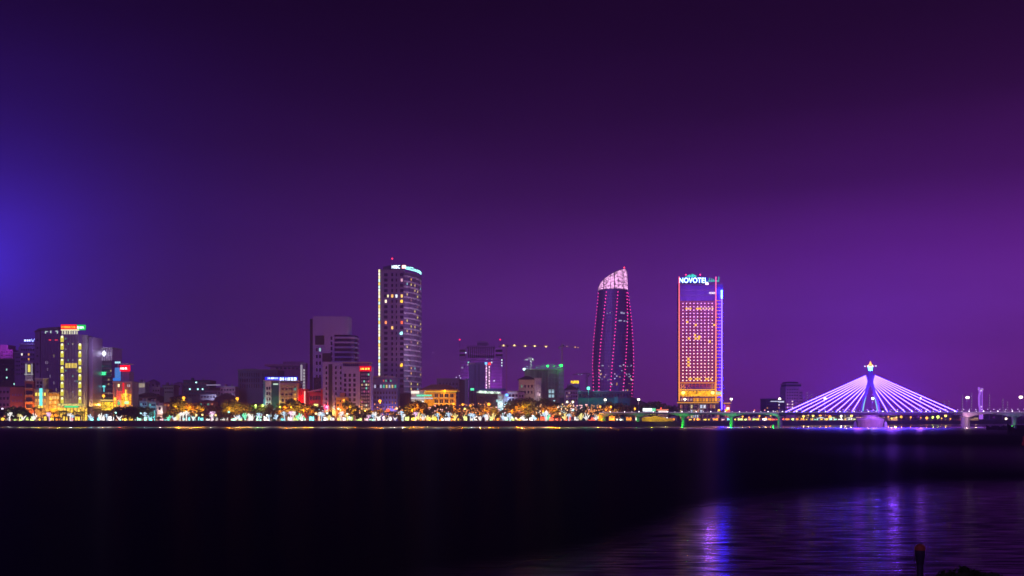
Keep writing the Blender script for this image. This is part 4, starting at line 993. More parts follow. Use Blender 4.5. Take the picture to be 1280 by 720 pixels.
it = [((1.3, .5, 2.2), (X(608 + (i % 2) * 3.6, 1040), 1039.3, Z(457 + i * 1.75, 1040)), em((1.0, 0.6, 0.9), 1.0 + 0.6 * (i % 3)), 'box') for i in range(18)]
t.many('light_string', it); t.b('sign', 606, 609, 452.8, 455.6, em((0.15, 0.5, 1.0), 2.2, True), -0.8, -.2); t.b('sign', 610, 613.6, 453.2, 456.4, em((1.0, 0.05, 0.05), 2.0, True), -0.9, -.3)
t = bld('low office with a long brightly lit cyan-white eave', 'office', 594, 628, 935, 16)
t.b('wall', 595, 627, 492, None, DARK); 
t.put('eave_light', MB().slab([(X(595.5, 935), Z(490.4, 935)), (X(600, 935), Z(488.3, 935)), (X(625, 935), Z(489.6, 935)), (X(626.5, 935), Z(492.4, 935)), (X(600, 935), Z(491.5, 935))], 932.4, 933.2), em((0.75, 1.0, 0.8), 1.3, True, True))
t.b('sign', 588, 592.5, 485.2, 488, em((0.1, 0.95, 0.5), 1.4, True), 0, .6); t.b('post', 589.8, 590.6, 488, None, BLACK, 0.1, .6); t.b('roof', 593, 632, 485.6, 488.2, wall('blue_tin', (0.05, 0.10, 0.35)), 2, 14)
t.grid('window', 597, 627, 494, 508, 8, 3, 2.2, 3, lit_or(GLASS, .12, 81, [COOL])); t.b('wall', 622, 628.5, 493, None, WHITE, -2, 0); t.grid('window', 623, 628, 495, 503, 2, 2, 1.2, 2, lambda c, r: em((.6, 1, .9), .6), -2.2)
lamp_light(t.r, (12, -6, 17), (0.6, 1.0, 0.95), 2200)
t = bld('white low building with a blue lamp on its corner', 'building', 629, 650, 930, 14)
t.b('wall', 634.5, 648.5, 489.5, None, WHITE); t.b('wall', 628.8, 634.4, 492, None, PALE, 1); t.b('roof', 634, 649, 488.6, 489.6, PALE, -.6); t.grid('window', 635, 648, 492, 502, 3, 2, 2.9, 3.2, lambda c, r: GLASS)
t.grid('lamp', 632.5, 634.5, 492.8, 494.8, 1, 1, 3.0, 3.0, lambda c, r: em((0.12, 0.4, 1.0), 3.0, True), -0.8); lamp_light(t.r, (-4, -5, 22), (0.3, 0.5, 1.0), 3000); lamp_light(t.r, (4, -10, 14), (0.7, 0.7, 1.0), 1800)
t = bld('beige house with a dark pyramid roof in front of the construction site', 'house', 648, 677, 935, 18, 'house')
t.b('wall', 648.5, 668, 474.5, None, BEIGE); t.b('wall', 668.1, 676.5, 473.5, None, PALE, -1.5); t.put('roof', MB().hip(X(648, 935), X(670, 935), 935, 953, Z(474.4, 935), Z(469.2, 935), 1.0), SLATE); t.b('roof', 667.6, 677, 472.6, 473.5, PALE, -2)
t.grid('window', 650, 667, 479, 494, 4, 2, 1.6, 3.4, lambda c, r: em((.3, .8, .6), .4) if (c, r) == (0, 0) else GLASS); t.grid('window', 669.5, 675.5, 475.5, 496, 2, 3, 1.7, 5.2, lambda c, r: GLASSP, -1.7)
lamp_light(t.r, (10, -14, 26), (1.0, 0.75, 0.6), 3500)
t = bld('small mauve house between the white building and the beige house', 'house', 646, 656, 920, 10, 'house')
t.b('wall', 647, 655.5, 490, None, PURPW); t.b('roof', 646.6, 656, 489, 490, SLATE, -.5); t.grid('window', 648, 655, 492, 504, 2, 2, 1.8, 2.8, lambda c, r: GLASS)

# construction site with green lights
Yc = 1000
t = bld('concrete building under construction with green work lights along its top', 'construction site', 652, 706, Yc, 28)
t.b('wall', 656, 684, 462.5, None, CONC, 2); t.b('wall', 684.2, 697, 461.5, None, wall('raw_concrete', (0.20, 0.17, 0.16), 0.9, 0.4, 0.2), 0); t.b('stair_core', 697.2, 704.6, 461, None, CONC, -2)
t.b('roof_slab', 655, 698, 461.2, 462.4, CONC, -0.6)
mb = MB()
for i in range(8): z = Z(467 + i * 5.2, Yc); mb.box(X(684, Yc), X(697, Yc), Yc - .6, Yc, z - .25, z + .25); mb.box(X(656, Yc), X(684, Yc), Yc + 1.5, Yc + 2, z - .2, z + .2)
for i in range(12): x = X(656 + i * 3.7, Yc); mb.box(x - .2, x + .2, Yc - .5, Yc + 1.9, GZ, Z(462, Yc))
t.put('formwork', mb, CONC)
mb = MB()
for i in range(22): x = X(657 + i * 2.2, Yc); mb.box(x - .08, x + .08, Yc + 1, Yc + 1.16, Z(461.2, Yc), Z(461.2 - (3.0 + 3.4 * ((i * 5) % 3) / 2), Yc))
for z in (458.6, 456.4): mb.box(X(657, Yc), X(703, Yc), Yc + 1, Yc + 1.14, Z(z, Yc), Z(z, Yc) + .14)
t.put('scaffolding', mb, wall('scaffold', (0.25, 0.3, 0.28)))
for px, py, cc, s_, rr in ((684.5, 457.6, (.02, 1, .15), 4, 2.6), (701.5, 457, (.02, 1, .1), 5, 3.2), (655, 461.6, (.6, 1, .95), 4, 2.6), (692.5, 458, (.02, .8, .1), 2, 1.2), (671, 459.5, (.1, .8, .4), 1.5, 1.0)):
    t.inst('work_light', unit('ball', (rr,)*3, em(cc, s_)), (X(px, Yc), Yc - 1.5, Z(py, Yc)))
lamp_light(t.r, (X(684, Yc) - t.o[0], -2.5, Z(455, Yc) - GZ), (.02, 1, .15), 6000); lamp_light(t.r, (X(698, Yc) - t.o[0], -3.5, Z(455, Yc) - GZ), (.02, 1, .15), 6000); lamp_light(t.r, (X(655, Yc) - t.o[0], -3, Z(459, Yc) - GZ), (.6, 1, .95), 3000)
t.grid('window', 685, 693, 486.4, 497.4, 2, 2, 3.2, 4.4, lambda c, r: em((0.55, 0.85, 1.0), 0.75), -0.2); t.grid('window', 698, 704, 464, 498, 2, 6, 1.6, 3, lambda c, r: GLASSP, -2.2)
t.grid('lamp', 691.5, 694, 500, 502, 1, 1, 2.4, 1.4, lambda c, r: COOL, -1.5)
def crane(label, mpx, ytop, ybot, Y, arms, mat, w=1.3, lights=(), cab=True):
    t = T('tower_crane', label, 'crane', base(mpx, Y), 'tower cranes over the construction sites')
    x = X(mpx, Y); zb = GZ if ybot is None else Z(ybot, Y); zt = Z(ytop, Y); mb = MB(); h_ = w / 2
    for sx in (-h_, h_):
        for sy in (-h_, h_): mb.tube((x + sx, Y + sy, zb), (x + sx, Y + sy, zt), .16, .16, 4)
    z = zb; k = 0
    while z < zt - w * 1.5:
        s_ = 1 if k % 2 else -1
        for sy in (-h_, h_): mb.tube((x - s_ * h_, Y + sy, z), (x + s_ * h_, Y + sy, z + w * 1.5), .1, .1, 4)
        z += w * 1.5; k += 1
    t.put('mast', mb, mat)
    jm = MB(); px1, py1, px2, py2 = arms
    a, b_ = Vector((X(px1, Y), Y, Z(py1, Y))), Vector((X(px2, Y), Y, Z(py2, Y)))
    n_ = max(4, int((b_ - a).length / 3)); up = Vector((0, 0, 1.7))
    jm.tube(a, b_, .16, .16, 4); jm.tube(a + up * .6, b_ + up * .4, .14, .14, 4)
    for i in range(n_): jm.tube(a.lerp(b_, i / n_), a.lerp(b_, (i + .5) / n_) + up * .5, .09, .09, 4); jm.tube(a.lerp(b_, (i + .5) / n_) + up * .5, a.lerp(b_, (i + 1) / n_), .09, .09, 4)
    t.put('jib', jm, mat)
    top = (x, Y, zt + 3.2); t.put('tie', MB().tube((x, Y, zt - 1), top, .18, .1, 4).tube(top, a.lerp(b_, .12), .06, .06, 4).tube(top, a.lerp(b_, .85), .06, .06, 4), mat)
    if cab: t.put('cab', MB().box(x + .8, x + 2.3, Y - 1, Y + .6, zt - 2.6, zt - .8), GLASS)
    cw = a if abs(a.x - x) < abs(b_.x - x) else b_
    t.put('counterweight', MB().box(cw.x - .9, cw.x + .9, Y - .8, Y + .8, cw.z - 2, cw.z - .2), CONC)
    for px, py, cc, s_, r_ in lights: t.inst('lamp', unit('ball', (r_,)*3, em(cc, s_)), (X(px, Y), Y - .6, Z(py, Y)))
    return t
CR = wall('crane_steel', (0.45, 0.25, 0.16), 0.6)
t = crane('tower crane right of the purple tower with five yellow lamps along its jib', 633, 431, None, 1080, (624.5, 432, 687, 433), CR, 1.2,
      [(629.5, 431.7, (1, .72, .25), 3.2, 1.7), (643, 431.7, (1, .72, .25), 3.2, 1.9), (656.5, 432.6, (1, .72, .25), 3.2, 1.7), (668.5, 432.6, (1, .72, .25), 3.2, 1.8), (682.5, 433.3, (1, .72, .25), 3.0, 1.7)])
for px in (629.5, 643, 656.5, 668.5, 682.5): t.put('lamp_bar', MB().box(X(px - 2.4, 1080), X(px + 2.4, 1080), 1079, 1079.5, Z(432.9, 1080), Z(432.5, 1080)), em((1, .6, .2), .9))
crane('tall thin tower crane rising behind the green-lit construction site', 702.5, 430, None, 1040, (699, 433.5, 723, 434.5), CR, 1.4, [(708.5, 432.8, (1, .6, .4), 1.5, .9), (719, 434, (1, .5, .2), 1.2, 1.6), (722.5, 434.5, (1, .5, .2), 1.0, 1.2)])
t = crane('small white-lit crane on the roof of the construction site', 663.5, 449, 461.5, 985, (656, 449.8, 666.5, 449), WHITE, 1.2, [(665.8, 449, (.8, 1, .9), 2.5, 1.2)], False); lamp_light(t.r, (-3, -5, Z(452, 985) - GZ), (.7, 1, .85), 2500)
crane('dark crane with a green work light at its foot, left of the curved tower', 733.5, 468, None, 1030, (716, 468.8, 737, 467), BLACK, 1.6, [(723, 468, (.5, .6, 1), 1.2, .9), (727, 468, (.5, .6, 1), 1.0, .9)])

t = bld('low building under a yellow-lit sign between the crane and the site', 'building', 709, 726, 1010, 14)
t.b('wall', 710, 725, 480.5, None, PURPW); t.b('rooftop_sign', 713.5, 723.5, 475.8, 479.4, em((1.0, 0.62, 0.03), 1.4, True, True), -.5, .4); t.grid('window', 711, 724, 483, 498, 4, 3, 2, 2.8, lambda c, r: GLASS)
t = bld('house with a dark pyramid roof below the yellow-lit sign', 'house', 705, 723, 960, 16, 'house')
t.b('wall', 706, 722.5, 487, None, PURPW); t.put('roof', MB().hip(X(706, 960), X(722, 960), 960, 974, Z(487, 960), Z(480.8, 960), 1.0), SLATE); t.grid('window', 707, 722, 489, 502, 5, 3, 1.7, 2.6, lambda c, r: em((.9, .5, .6), .4) if (c + r) == 1 else GLASS)
t = bld('long low building behind teal hoardings at the foot of the curved tower', 'construction site', 700, 800, 975, 24)
t.b('wall', 722, 790, 489.5, None, wall('dim_wall', (0.10, 0.09, 0.16)), 4); t.b('hoarding', 700, 788, 497.5, None, TEALW, 0, 1); t.b('roof', 721, 791, 488.4, 489.5, PURPW, 3)
t.b('hoarding', 768, 772.5, 496, 512, wall('teal_bright', (0.03, 0.35, 0.35)), -.6, -.1); t.grid('window', 724, 790, 491, 496.5, 18, 1, 1.9, 3.6, lambda c, r: GLASS, 3.8)
t.put('roof', MB().slab([(X(784, 975), Z(497, 975)), (X(786, 975), Z(494, 975)), (X(803, 975), Z(501.5, 975)), (X(826, 975), Z(510, 975)), (X(784, 975), Z(510, 975))], 978, 998), SLATE)
t.inst('work_light', unit('ball', (3.4,)*3, em((.1, 1, .6), 4)), (X(735, 975), 970, Z(485.5, 975))); t.put('post', MB().tube((X(735, 975), 970, GZ), (X(735, 975), 970, Z(487, 975)), .2, .2, 5), STEEL)
lamp_light(t.r, (X(735, 975) - t.o[0], -8, Z(484, 975) - GZ), (.05, 1, .55), 9000)
lamp_light(t.r, (8, -14, 12), (.05, .7, .7), 3500)

# ----- the curved tower
Ya = 1250
t = bld('tapering curved glass tower with magenta dotted lines and a glowing slanted crown', 'skyscraper', 742, 795, Ya, 40, 'skyscraper')
PR = [(300, 768.5, 17), (360, 768.7, 18.6), (372, 768.9, 19.7), (386, 769.2, 21.4), (400, 769.4, 23.0), (420, 769, 24.8), (440, 768.7, 25.8), (460, 768.6, 26.3), (480, 768.5, 26.4), (500, 768.6, 25.4), (520, 768.6, 24.4)]
def prof_at(py):
    for (a, ca, ra), (b_, cb, rb) in zip(PR, PR[1:]):
        if py <= b_: u = (py - a) / (b_ - a); return ca + (cb - ca) * u, ra + (rb - ra) * u
    return PR[-1][1:]
CYa = Ya + 24; DK = 0.85
def ell(py, n=36, grow=0.0, z=None):
    cpx, r_ = prof_at(py); k = Ya / F
    return [(X(cpx, Ya) + (r_ * k + grow) * math.cos(2*math.pi*i/n), CYa + (r_ * k * DK + grow) * math.sin(2*math.pi*i/n), Z(py, Ya) if z is None else z) for i in range(n)]
t.put('curtain_wall', MB().loft([ell(y) for y in range(514, 359, -6)] + [ell(360)]), glassy('tower_glass', (0.44, 0.26, 0.54), 0.6, 0.5))
mb = MB()
for y in range(366, 512, 4):
    a = ell(y + .25, 36, .18); b_ = ell(y - .25, 36, .18); mb.loft([a, b_])
t.put('floor_bands', mb, glassy('tower_band', (0.32, 0.19, 0.40), 0.5, 0.5))
def crown_top(x):   # roof row of the slanted crown at photo column x
    pts = [(749, 356.5), (752, 350.5), (757, 346), (764, 341.6), (772, 337.6), (779, 335.0), (784, 334.2), (788, 337.5)]
    for (a, ya), (b_, yb) in zip(pts, pts[1:]):
        if x <= b_: return ya + (yb - ya) * (x - a) / (b_ - a)
    return 337
ns = 48; lo = ell(359.8, ns, .5); hi = []
for i in range(ns):
    cx_, cy_, _ = lo[i]; px = 640 + cx_ * F / Ya; ct = crown_top(px); cc, rr = prof_at(ct); k = Ya / F
    hi.append((X(cc, Ya) + rr * k * math.cos(2*math.pi*i/ns), CYa + rr * k * DK * math.sin(2*math.pi*i/ns), Z(ct, Ya)))
def crown_mat():
    m, tt = new_mat('crown_screen'); o = tt.nodes.new('ShaderNodeOutputMaterial'); e = tt.nodes.new('ShaderNodeEmission')
    co = tt.nodes.new('ShaderNodeTexCoord'); n_ = tt.nodes.new('ShaderNodeTexNoise'); n_.inputs['Scale'].default_value = .35; tt.links.new(co.outputs['Object'], n_.inputs['Vector'])
    mr = tt.nodes.new('ShaderNodeMapRange'); mr.inputs['From Min'].default_value = .35; mr.inputs['From Max'].default_value = .62; mr.inputs['To Min'].default_value = .40; mr.inputs['To Max'].default_value = 2.1
    tt.links.new(n_.outputs[0], mr.inputs['Value']); tt.links.new(mr.outputs[0], e.inputs[1]); e.inputs[0].default_value = (1.0, 0.46, 0.9, 1); tt.links.new(e.outputs[0], o.inputs[0]); return m
cr = t.put('crown', MB().loft([lo, hi]), crown_mat())
mb = MB()
for i in range(0, ns): mb.tube(Vector(lo[i]) * 1.0, hi[i], .24, .24, 4) if i % 2 == 0 else None
for f_ in (.0, .22, .44, .66, .86, 1.0):
    for i in range(ns):
        j = (i + 1) % ns; g = .3
        p = Vector(lo[i]).lerp(Vector(hi[i]), f_); q_ = Vector(lo[j]).lerp(Vector(hi[j]), f_); mb.tube(p, q_, .26, .26, 4)
for i in (30, 36, 41): mb.tube(Vector(lo[i]) + Vector((0, -.3, 0)), Vector(hi[i]) + Vector((0, -.3, 0)), .55, .55, 4)
t.put('lattice', mb, wall('lattice_steel', (0.10, 0.05, 0.10)), cr)
for px, py in ((764, 343.4), (782.5, 331.6)):
    t.put('mast', MB().tube((X(px, Ya), CYa - 4, Z(py + 4, Ya)), (X(px, Ya), CYa - 4, Z(py, Ya)), .2, .2, 4), STEEL)
    t.inst('warning_lamp', unit('ball', (2.2,)*3, em((1.0, 0.04, 0.10) if px > 770 else (1.0, .4, .5), 4)), (X(px, Ya), CYa - 4.5, Z(py, Ya)))
LN = [[(362, 750), (372, 748.6), (386, 747.2), (405, 745.5), (430, 743.4), (455, 742.6), (490, 743.4)], [(362, 759), (400, 754.6), (430, 751.4), (460, 749.3), (490, 749.4)],
      [(362, 773.3), (400, 770), (430, 767.6), (460, 764.8), (488, 762.8)], [(362, 785.4), (400, 785.4), (430, 783.9), (465, 781.4), (488, 779)], [(362, 787), (372, 788.6), (400, 791.4), (430, 793.4), (455, 794.2), (490, 791.2)]]
it = []
for li, ln in enumerate(LN):
    y = 364.0
    while y < (494 if li != 4 else 500):
        for (a, xa_), (b_, xb_) in zip(ln, ln[1:]):
            if y <= b_ or b_ == ln[-1][0]: px = xa_ + (xb_ - xa_) * (y - a) / (b_ - a); break
        cc, rr = prof_at(y); u = max(-.995, min(.995, (px - cc) / rr)); k = Ya / F
        yy = CYa - rr * k * DK * math.sqrt(1 - u * u) - .5
        it.append(((1.3,)*3, (X(cc, Ya) + rr * k * u * 1.01, yy, Z(y, Ya)), em((1.0, 0.04, 0.34), 3.4), 'ball')); y += 4.25
random.Random(4).shuffle(it)
t.many('dot_light', it)
it = []; q = random.Random(9)
def onwall(px, py, sz, mat):
    cc, rr = prof_at(py); u = max(-.98, min(.98, (px - cc) / rr)); k = Ya / F
    it.append((sz, (X(cc, Ya) + rr * k * u, CYa - rr * k * DK * math.sqrt(1 - u * u) - .45, Z(py, Ya)), mat, 'box'))
for px, py, w_, h_ in ((777.5, 390.5, 3, 2.4), (780.5, 391, 2, 2), (786, 391.2, 2, 1.2), (759.5, 391, 1.2, 1), (763, 390.6, 1.5, .8), (775.5, 400.5, 4.5, 1.6), (781, 400.8, 2, 1.4), (784.5, 401, 2.5, 1)):
    onwall(px, py, (w_, .6, h_), em((0.65, 0.65, 1.0), 0.7))
for i in range(46):
    px = q.uniform(748, 792); py = q.choice((457, 463, 468, 471, 474, 480, 488)) + q.uniform(-1, 1)
    onwall(px, py, (q.uniform(.7, 2.2), .6, q.uniform(.6, 1.3)), em(q.choice(((.6, .7, 1), (.8, .8, 1), (1, .6, .9), (1, .6, .2))), q.choice((.5, .9, 1.4))))
onwall(785, 490, (1.4, .6, 7), em((1, .5, .05), 1.0)); onwall(771, 480, (1, .6, 4), em((1, .55, .1), .7))
t.many('window', it)

# ----- NOVOTEL hotel
Yn = 935
t = bld('tall hotel with NOVOTEL sign, dotted lights and orange edge tubes', 'hotel', 848, 903, Yn, 26, 'skyscraper')
NF = wall('hotel_facade', (0.16, 0.07, 0.20), 0.7, 0.15)
t.b('wall', 848.5, 894.8, 354.5, 502, NF, 0, 9); t.b('wall', 895, 902.2, 368, 502, NF, 3, 12); t.b('wall', 850, 902, 502, None, DARK, 2, 10)
t.b('upper_wall', 850, 894, 357, 376, wall('hotel_top', (0.22, 0.10, 0.30), 0.5), -0.4, 0); t.b('upper_wall', 895, 905, 354, 367.8, PL, 4, 20)
mb = MB()
for y in (355.2, 362.6, 369.0, 376.3): mb.box(X(850, Yn), X(903 if y < 369 else 894, Yn), Yn - .9, Yn - .42, Z(y, Yn) - .12, Z(y, Yn) + .12)
t.put('edge_light', mb, em((0.7, 0.25, 0.75), 0.38))
for x0 in (848, 893.9):
    it = []
    for k in range(32):
        y = 346 + k * 4.85; u = k / 31; cc = (1.0, 0.13 + 0.20 * u, 0.22 * (1 - u) + 0.03) if x0 < 890 else (1.0, 0.13 + 0.2 * u, 0.42 * (1 - u) + .03)
        it.append(((1.05, .6, 4.1), (X(x0 + .7, Yn), Yn - 1.0, Z(y + 2.4, Yn)), em(cc, 1.8), 'box'))
    t.many('edge_tube', it)
    t.put('edge_column', MB().box(X(x0 + .1, Yn), X(x0 + 1.3, Yn), Yn - .7, Yn, GZ, Z(346, Yn)), DARK)
mb = MB()
for c_ in range(10): x = X(851.2 + c_ * 4.57, Yn); mb.box(x - .2, x + .2, Yn - .45, Yn, Z(484, Yn), Z(377, Yn))
for r in range(26): z = Z(377.2 + r * 4.19, Yn); mb.box(X(849.6, Yn), X(893.8, Yn), Yn - .4, Yn, z - .18, z + .18)
t.put('facade_grid', mb, em((1.0, 0.10, 0.13), 0.60))
it = []
for r in range(24):
    for c_ in range(9):
        u = r / 23; hot = .9 + .5 * u
        it.append(((1.45,)*3, (X(853.5 + c_ * 4.57, Yn), Yn - .8, Z(379.3 + r * 4.19, Yn)), em((1.0, 0.42 + .1 * u, 0.75 - .35 * round(u, 1)), round(2.2 + 1.0 * u, 1)), 'ball'))
random.Random(6).shuffle(it)
t.many('facade_light', it)
it = []; q = random.Random(10)
for px, cc in ((858, 1), (860.4, 0), (863, 1), (871, 1), (873, 1), (875.2, 1), (879, 0), (883, 0), (887, 0), (890.5, 0)): it.append(((1.7, .3, 2.0), (X(px, Yn), Yn - .5, Z(385.8, Yn)), em((1, .5, .06) if cc else (1, .5, .4), 1.4), 'box'))
for px, py in ((869.5, 406.3), (868.8, 419), (861, 423.2), (869.5, 423.2), (873.4, 423.2), (874.2, 421), (887, 427), (892.7, 406.3), (859, 402.5), (860.5, 448.5), (860.6, 452.6), (860.6, 456.8)): it.append(((2.2, .3, 2.2), (X(px, Yn), Yn - .5, Z(py, Yn)), em((1, .5, .05), 1.5), 'box'))
for px, py in ((871.5, 399.8), (881.5, 437.5), (885.5, 454.5)): it.append(((2.0, .3, 1.8), (X(px, Yn), Yn - .5, Z(py, Yn)), em((.1, .5, .7), .5), 'box'))
for px in (861.5, 864, 869.5, 871.5, 874.5, 882.5, 884.5, 888.5): it.append(((2.0, .3, 1.9), (X(px, Yn), Yn - .5, Z(473.6, Yn)), em((1, .5, .05), 1.3), 'box'))
for r in range(24):
    for c_ in range(9):
        if len(it) < 100 and q.random() < .5: it.append(((2.4, .3, 2.2), (X(855.8 + c_ * 4.57, Yn) - 0, Yn - .15, Z(381.4 + r * 4.19, Yn)), wall('hotel_window', (0.05, 0.03, 0.07), 0.6), 'box'))
t.many('window', it)
it = [((5.4, .7, .5), (X(898.6, Yn), Yn + 2.4, Z(375.4 + k * 4.19, Yn)), em((1.0, .28, .12), 1.4), 'box') for k in range(27)]
t.many('balcony_light', it)
t.put('blue_tube', MB().box(X(902.3, Yn), X(903.4, Yn), Yn + 1.5, Yn + 2.3, Z(512, Yn), Z(373, Yn)), em((0.009, 0.005, 1.0), 110.0, True))
t.put('blue_tube', MB().box(X(901.7, Yn), X(903.5, Yn), Yn + 1.2, Yn + 2.3, Z(372.9, Yn), Z(362, Yn)), em((0.012, 0.03, 1.0), 100.0, True))
it = [((.6,)*3, (X(905.6, Yn), Yn + 10, Z(376 + k * 4.19, Yn)), em((.9, .5, .8), .9), 'ball') for k in range(25)]
t.many('side_light', it)
sg = t.b('rooftop_sign', 848.5, 886, 353.8, 355, DARK, -.4, .4)
text(sg, t, 'NOVOTEL', 849, 884.2, 347.2, 353.7, em((0.40, 0.66, 1.0), 5.0, True), -.6, .22, sg)
t.b('sign_board', 849, 885, 346.6, 354.2, wall('sign_blue', (0.02, 0.05, 0.35)), .3, .7, sg)
text(sg, t, 'PREMIER', 886.2, 894.0, 365.2, 367.6, em((1.0, 0.85, 0.95), 1.6), -1.0, .2, t.r, 'lettering')
t.b('emblem', 881.6, 885.4, 353.6, 356, em((1.0, .7, .9), 3), -1.2, -.6, sg)
t.put('rooftop_canopy', MB().slab([(X(858.5, Yn), Z(344.6, Yn)), (X(861, Yn), Z(343.2, Yn)), (X(866, Yn), Z(341.6, Yn)), (X(872, Yn), Z(344.6, Yn)), (X(866, Yn), Z(345.8, Yn)), (X(860, Yn), Z(345.8, Yn))], Yn + 3, Yn + 12), em((0.06, 0.75, 0.65), 1.0, True, True))
mb = MB()
for px, y0 in ((888, 346.5), (890.8, 347), (893.2, 348), (896, 347), (899.6, 345)): mb.box(X(px - .5, Yn), X(px + .5, Yn), Yn + 4, Yn + 4.8, Z(351.5, Yn), Z(y0, Yn))
mb.box(X(885.5, Yn), X(900, Yn), Yn + 4.9, Yn + 5.5, Z(351, Yn), Z(349.6, Yn))
t.put('rooftop_fins', mb, em((0.08, 0.65, 0.6), 0.9, True))
for px in (858.5, 876.5): t.inst('warning_lamp', unit('ball', (1.5,)*3, em((1.0, 0.04, 0.2), 4)), (X(px, Yn), Yn + 5, Z(342.4, Yn)))
for z_, cc_, w_ in ((130, (0.22, .10, 1.0), 80000), (95, (0.50, .12, 1.0), 60000), (45, (1.0, .14, .18), 16000)):
    lamp_light(t.r, (0, -42, z_), cc_, w_, 2, 0.0)  # unseen floods added before the facade to tint it and its water streak
# lit base of the hotel
t.b('light_band', 849.5, 894, 478.2, 479.2, em((1.0, .30, .04), 1.1, True), -1.1, -.6); t.b('light_band', 849.5, 894, 486.6, 487.6, em((1.0, .45, .04), 1.4, True), -1.3, -.6)
t.b('light_band', 849, 902, 488.4, 495.6, em((1.0, .42, .01), 1.3, True, True), -1.0, -.5)
t.grid('base_window', 866, 901, 497, 502.4, 9, 1, 3.0, 4.4, lambda c, r: em((1.0, .38, .01), (.9, 1.2, .7)[c % 3], True), -.6)
t.grid('base_window', 850, 866, 497, 502, 4, 1, 2.4, 2.6, lambda c, r: em((1.0, .6, .5), .6), -.6)
t.grid('base_window', 894.5, 902, 489, 494, 4, 1, 1.2, 3.4, lambda c, r: em((.6, 1, .6), 1.1), -1.6)
for px in (853.6, 890.3): t.inst('base_lamp', unit('ball', (3.6,)*3, em((1.0, .72, .15), 3.5)), (X(px, Yn), Yn - 2.0, Z(491, Yn))); lamp_light(t.r, (X(px, Yn) - t.o[0], -5, Z(490, Yn) - GZ), (1, .42, .03), 7000)
for px in (851.8, 854.8, 890, 893): t.put('uplight_streak', MB().box(X(px, Yn) - .25, X(px, Yn) + .25, Yn - .8, Yn - .5, Z(487, Yn), Z(480, Yn)), em((1, .4, .05), 1))
t.b('canopy', 846.5, 897, 502.6, 504, em((1.0, .40, .03), .85, True), -5, 1)
t.grid('column', 849, 896, 504, 526, 9, 1, .9, 22, lambda c, r: GREY, -3.5, .8)
t.grid('shop_front', 850, 900, 505, 524, 12, 3, 3.0, 4.4, lit_or(GLASS, .55, 91, [em((1, .5, .2), .6), em((1, .3, .2), .6), em((.7, .8, 1), .9), em((1, .8, .4), .8)]), 1.8)
lamp_light(t.r, (0, -9, 12), (1, .5, .15), 4000)

# right of the hotel, behind the bridge
t = bld('small orange-lit gate building right of the hotel', 'building', 906, 913, 930, 8)
t.b('wall', 907, 912.5, 506, None, SALMON); t.b('roof', 906.4, 913, 503.4, 504.6, em((1, .4, .1), .9), -1); t.b('sign', 908, 911.5, 509, 512, em((1, .8, .7), 2.0), -.6, -.2); lamp_light(t.r, (0, -4, 10), (1, .3, .1), 2500)
t = bld('bright white and green billboard at the left end of the bridge', 'billboard', 804, 821, 905, 4, 'billboard')
t.b('post', 806, 807, 514, None, STEEL, .5, 1.2); t.b('post', 817, 818, 514, None, STEEL, .5, 1.2); t.b('screen', 803.6, 815, 510.3, 514.6, em((0.8, 0.95, 1.0), 2.2, True), 0, .5); t.b('screen', 815, 819.5, 510.3, 514.6, em((0.25, 1.0, 0.5), 1.0, True), 0, .5)
t = bld('red-topped lit stall just right of the white billboard', 'kiosk', 821, 836, 900, 6, 'kiosk')
t.b('wall', 822, 835, 513, None, BEIGE); t.b('roof', 821.5, 835.5, 511.6, 512.8, em((1, .25, .12), 1.2, True), -1); t.b('window', 823, 834, 513.4, 515.8, em((1, .8, .75), 1.8), -.4, 0); t.inst('lamp', unit('ball', (1.5,)*3, em((1, .08, .04), 4)), (X(826, 900), 899, Z(510.5, 900)))
t = bld('low dark block with one white-lit floor left of the bridge cables', 'office block', 956, 981, 1150, 24)
t.b('wall', 957, 980.5, 499, None, DARK); t.b('roof', 956.5, 981, 498, 499, PL, -.5); t.b('light_strip', 963, 980, 501.2, 502.2, em((.75, .8, 1.0), 1.0), -.5, 0); t.b('light_strip', 973, 980, 502.2, 503, em((.75, .8, 1.0), 1.3), -.6, 0)
t.grid('window', 958, 980, 504, 516, 9, 3, 1.3, 1.6, lit_or(GLASS, .1, 5)); t.put('mast', MB().tube((X(965, 1150), 1155, Z(498, 1150)), (X(970, 1150), 1155, Z(496, 1150)), .3, .3, 4), STEEL)
t = bld('purple-lit apartment block with rows of dark windows at the left end of the cables', 'apartment block', 981, 1004, 1170, 24)
PB = wall('lilac_block', (0.46, 0.24, 0.46), 0.7, 0.12)
t.b('wall', 982, 999, 483, None, PB); t.b('wall', 999.1, 1003.6, 488, None, PB, 1); t.b('upper_storey', 983.5, 1002, 480.5, 483, DARK, 2); t.b('roof', 982, 1003, 479.2, 480.6, PB, 0); t.b('penthouse', 985, 999, 477, 479.2, DARK, 4); 
t.grid('window', 983, 998, 485, 511, 5, 7, 1.5, 1.5, lambda c, r: em((1, .8, .8), 1.3) if (c, r) in ((2, 4), (2, 5), (2, 6), (0, 5)) else GLASS); t.grid('window', 999.6, 1003.4, 489, 511, 2, 6, 1.2, 1.5, lambda c, r: GLASS, .8)
lamp_light(t.r, (0, -30, 18), (.8, .3, 1), 9000, 3)
t = bld('second purple-lit bridge pylon far away, right of the cables', 'tower', 1222, 1230, 1500, 10, 'distant_pylon')
mb = MB(); k = 1500 / F
for sx, pts in ((0, [(1223.3, 484), (1225, 490), (1223.6, 497), (1223.8, 506), (1225.2, 512), (1225.2, 530)]), (1, [(1228.8, 485), (1228.2, 490), (1228.4, 500), (1228.6, 512), (1229, 530)])):
    mb.path([(X(a, 1500), 1500 + sx * 3, Z(b_, 1500)) for a, b_ in pts], [1.6, 1.8, 1.4, 1.4, 1.6, 2.0][:len(pts)])
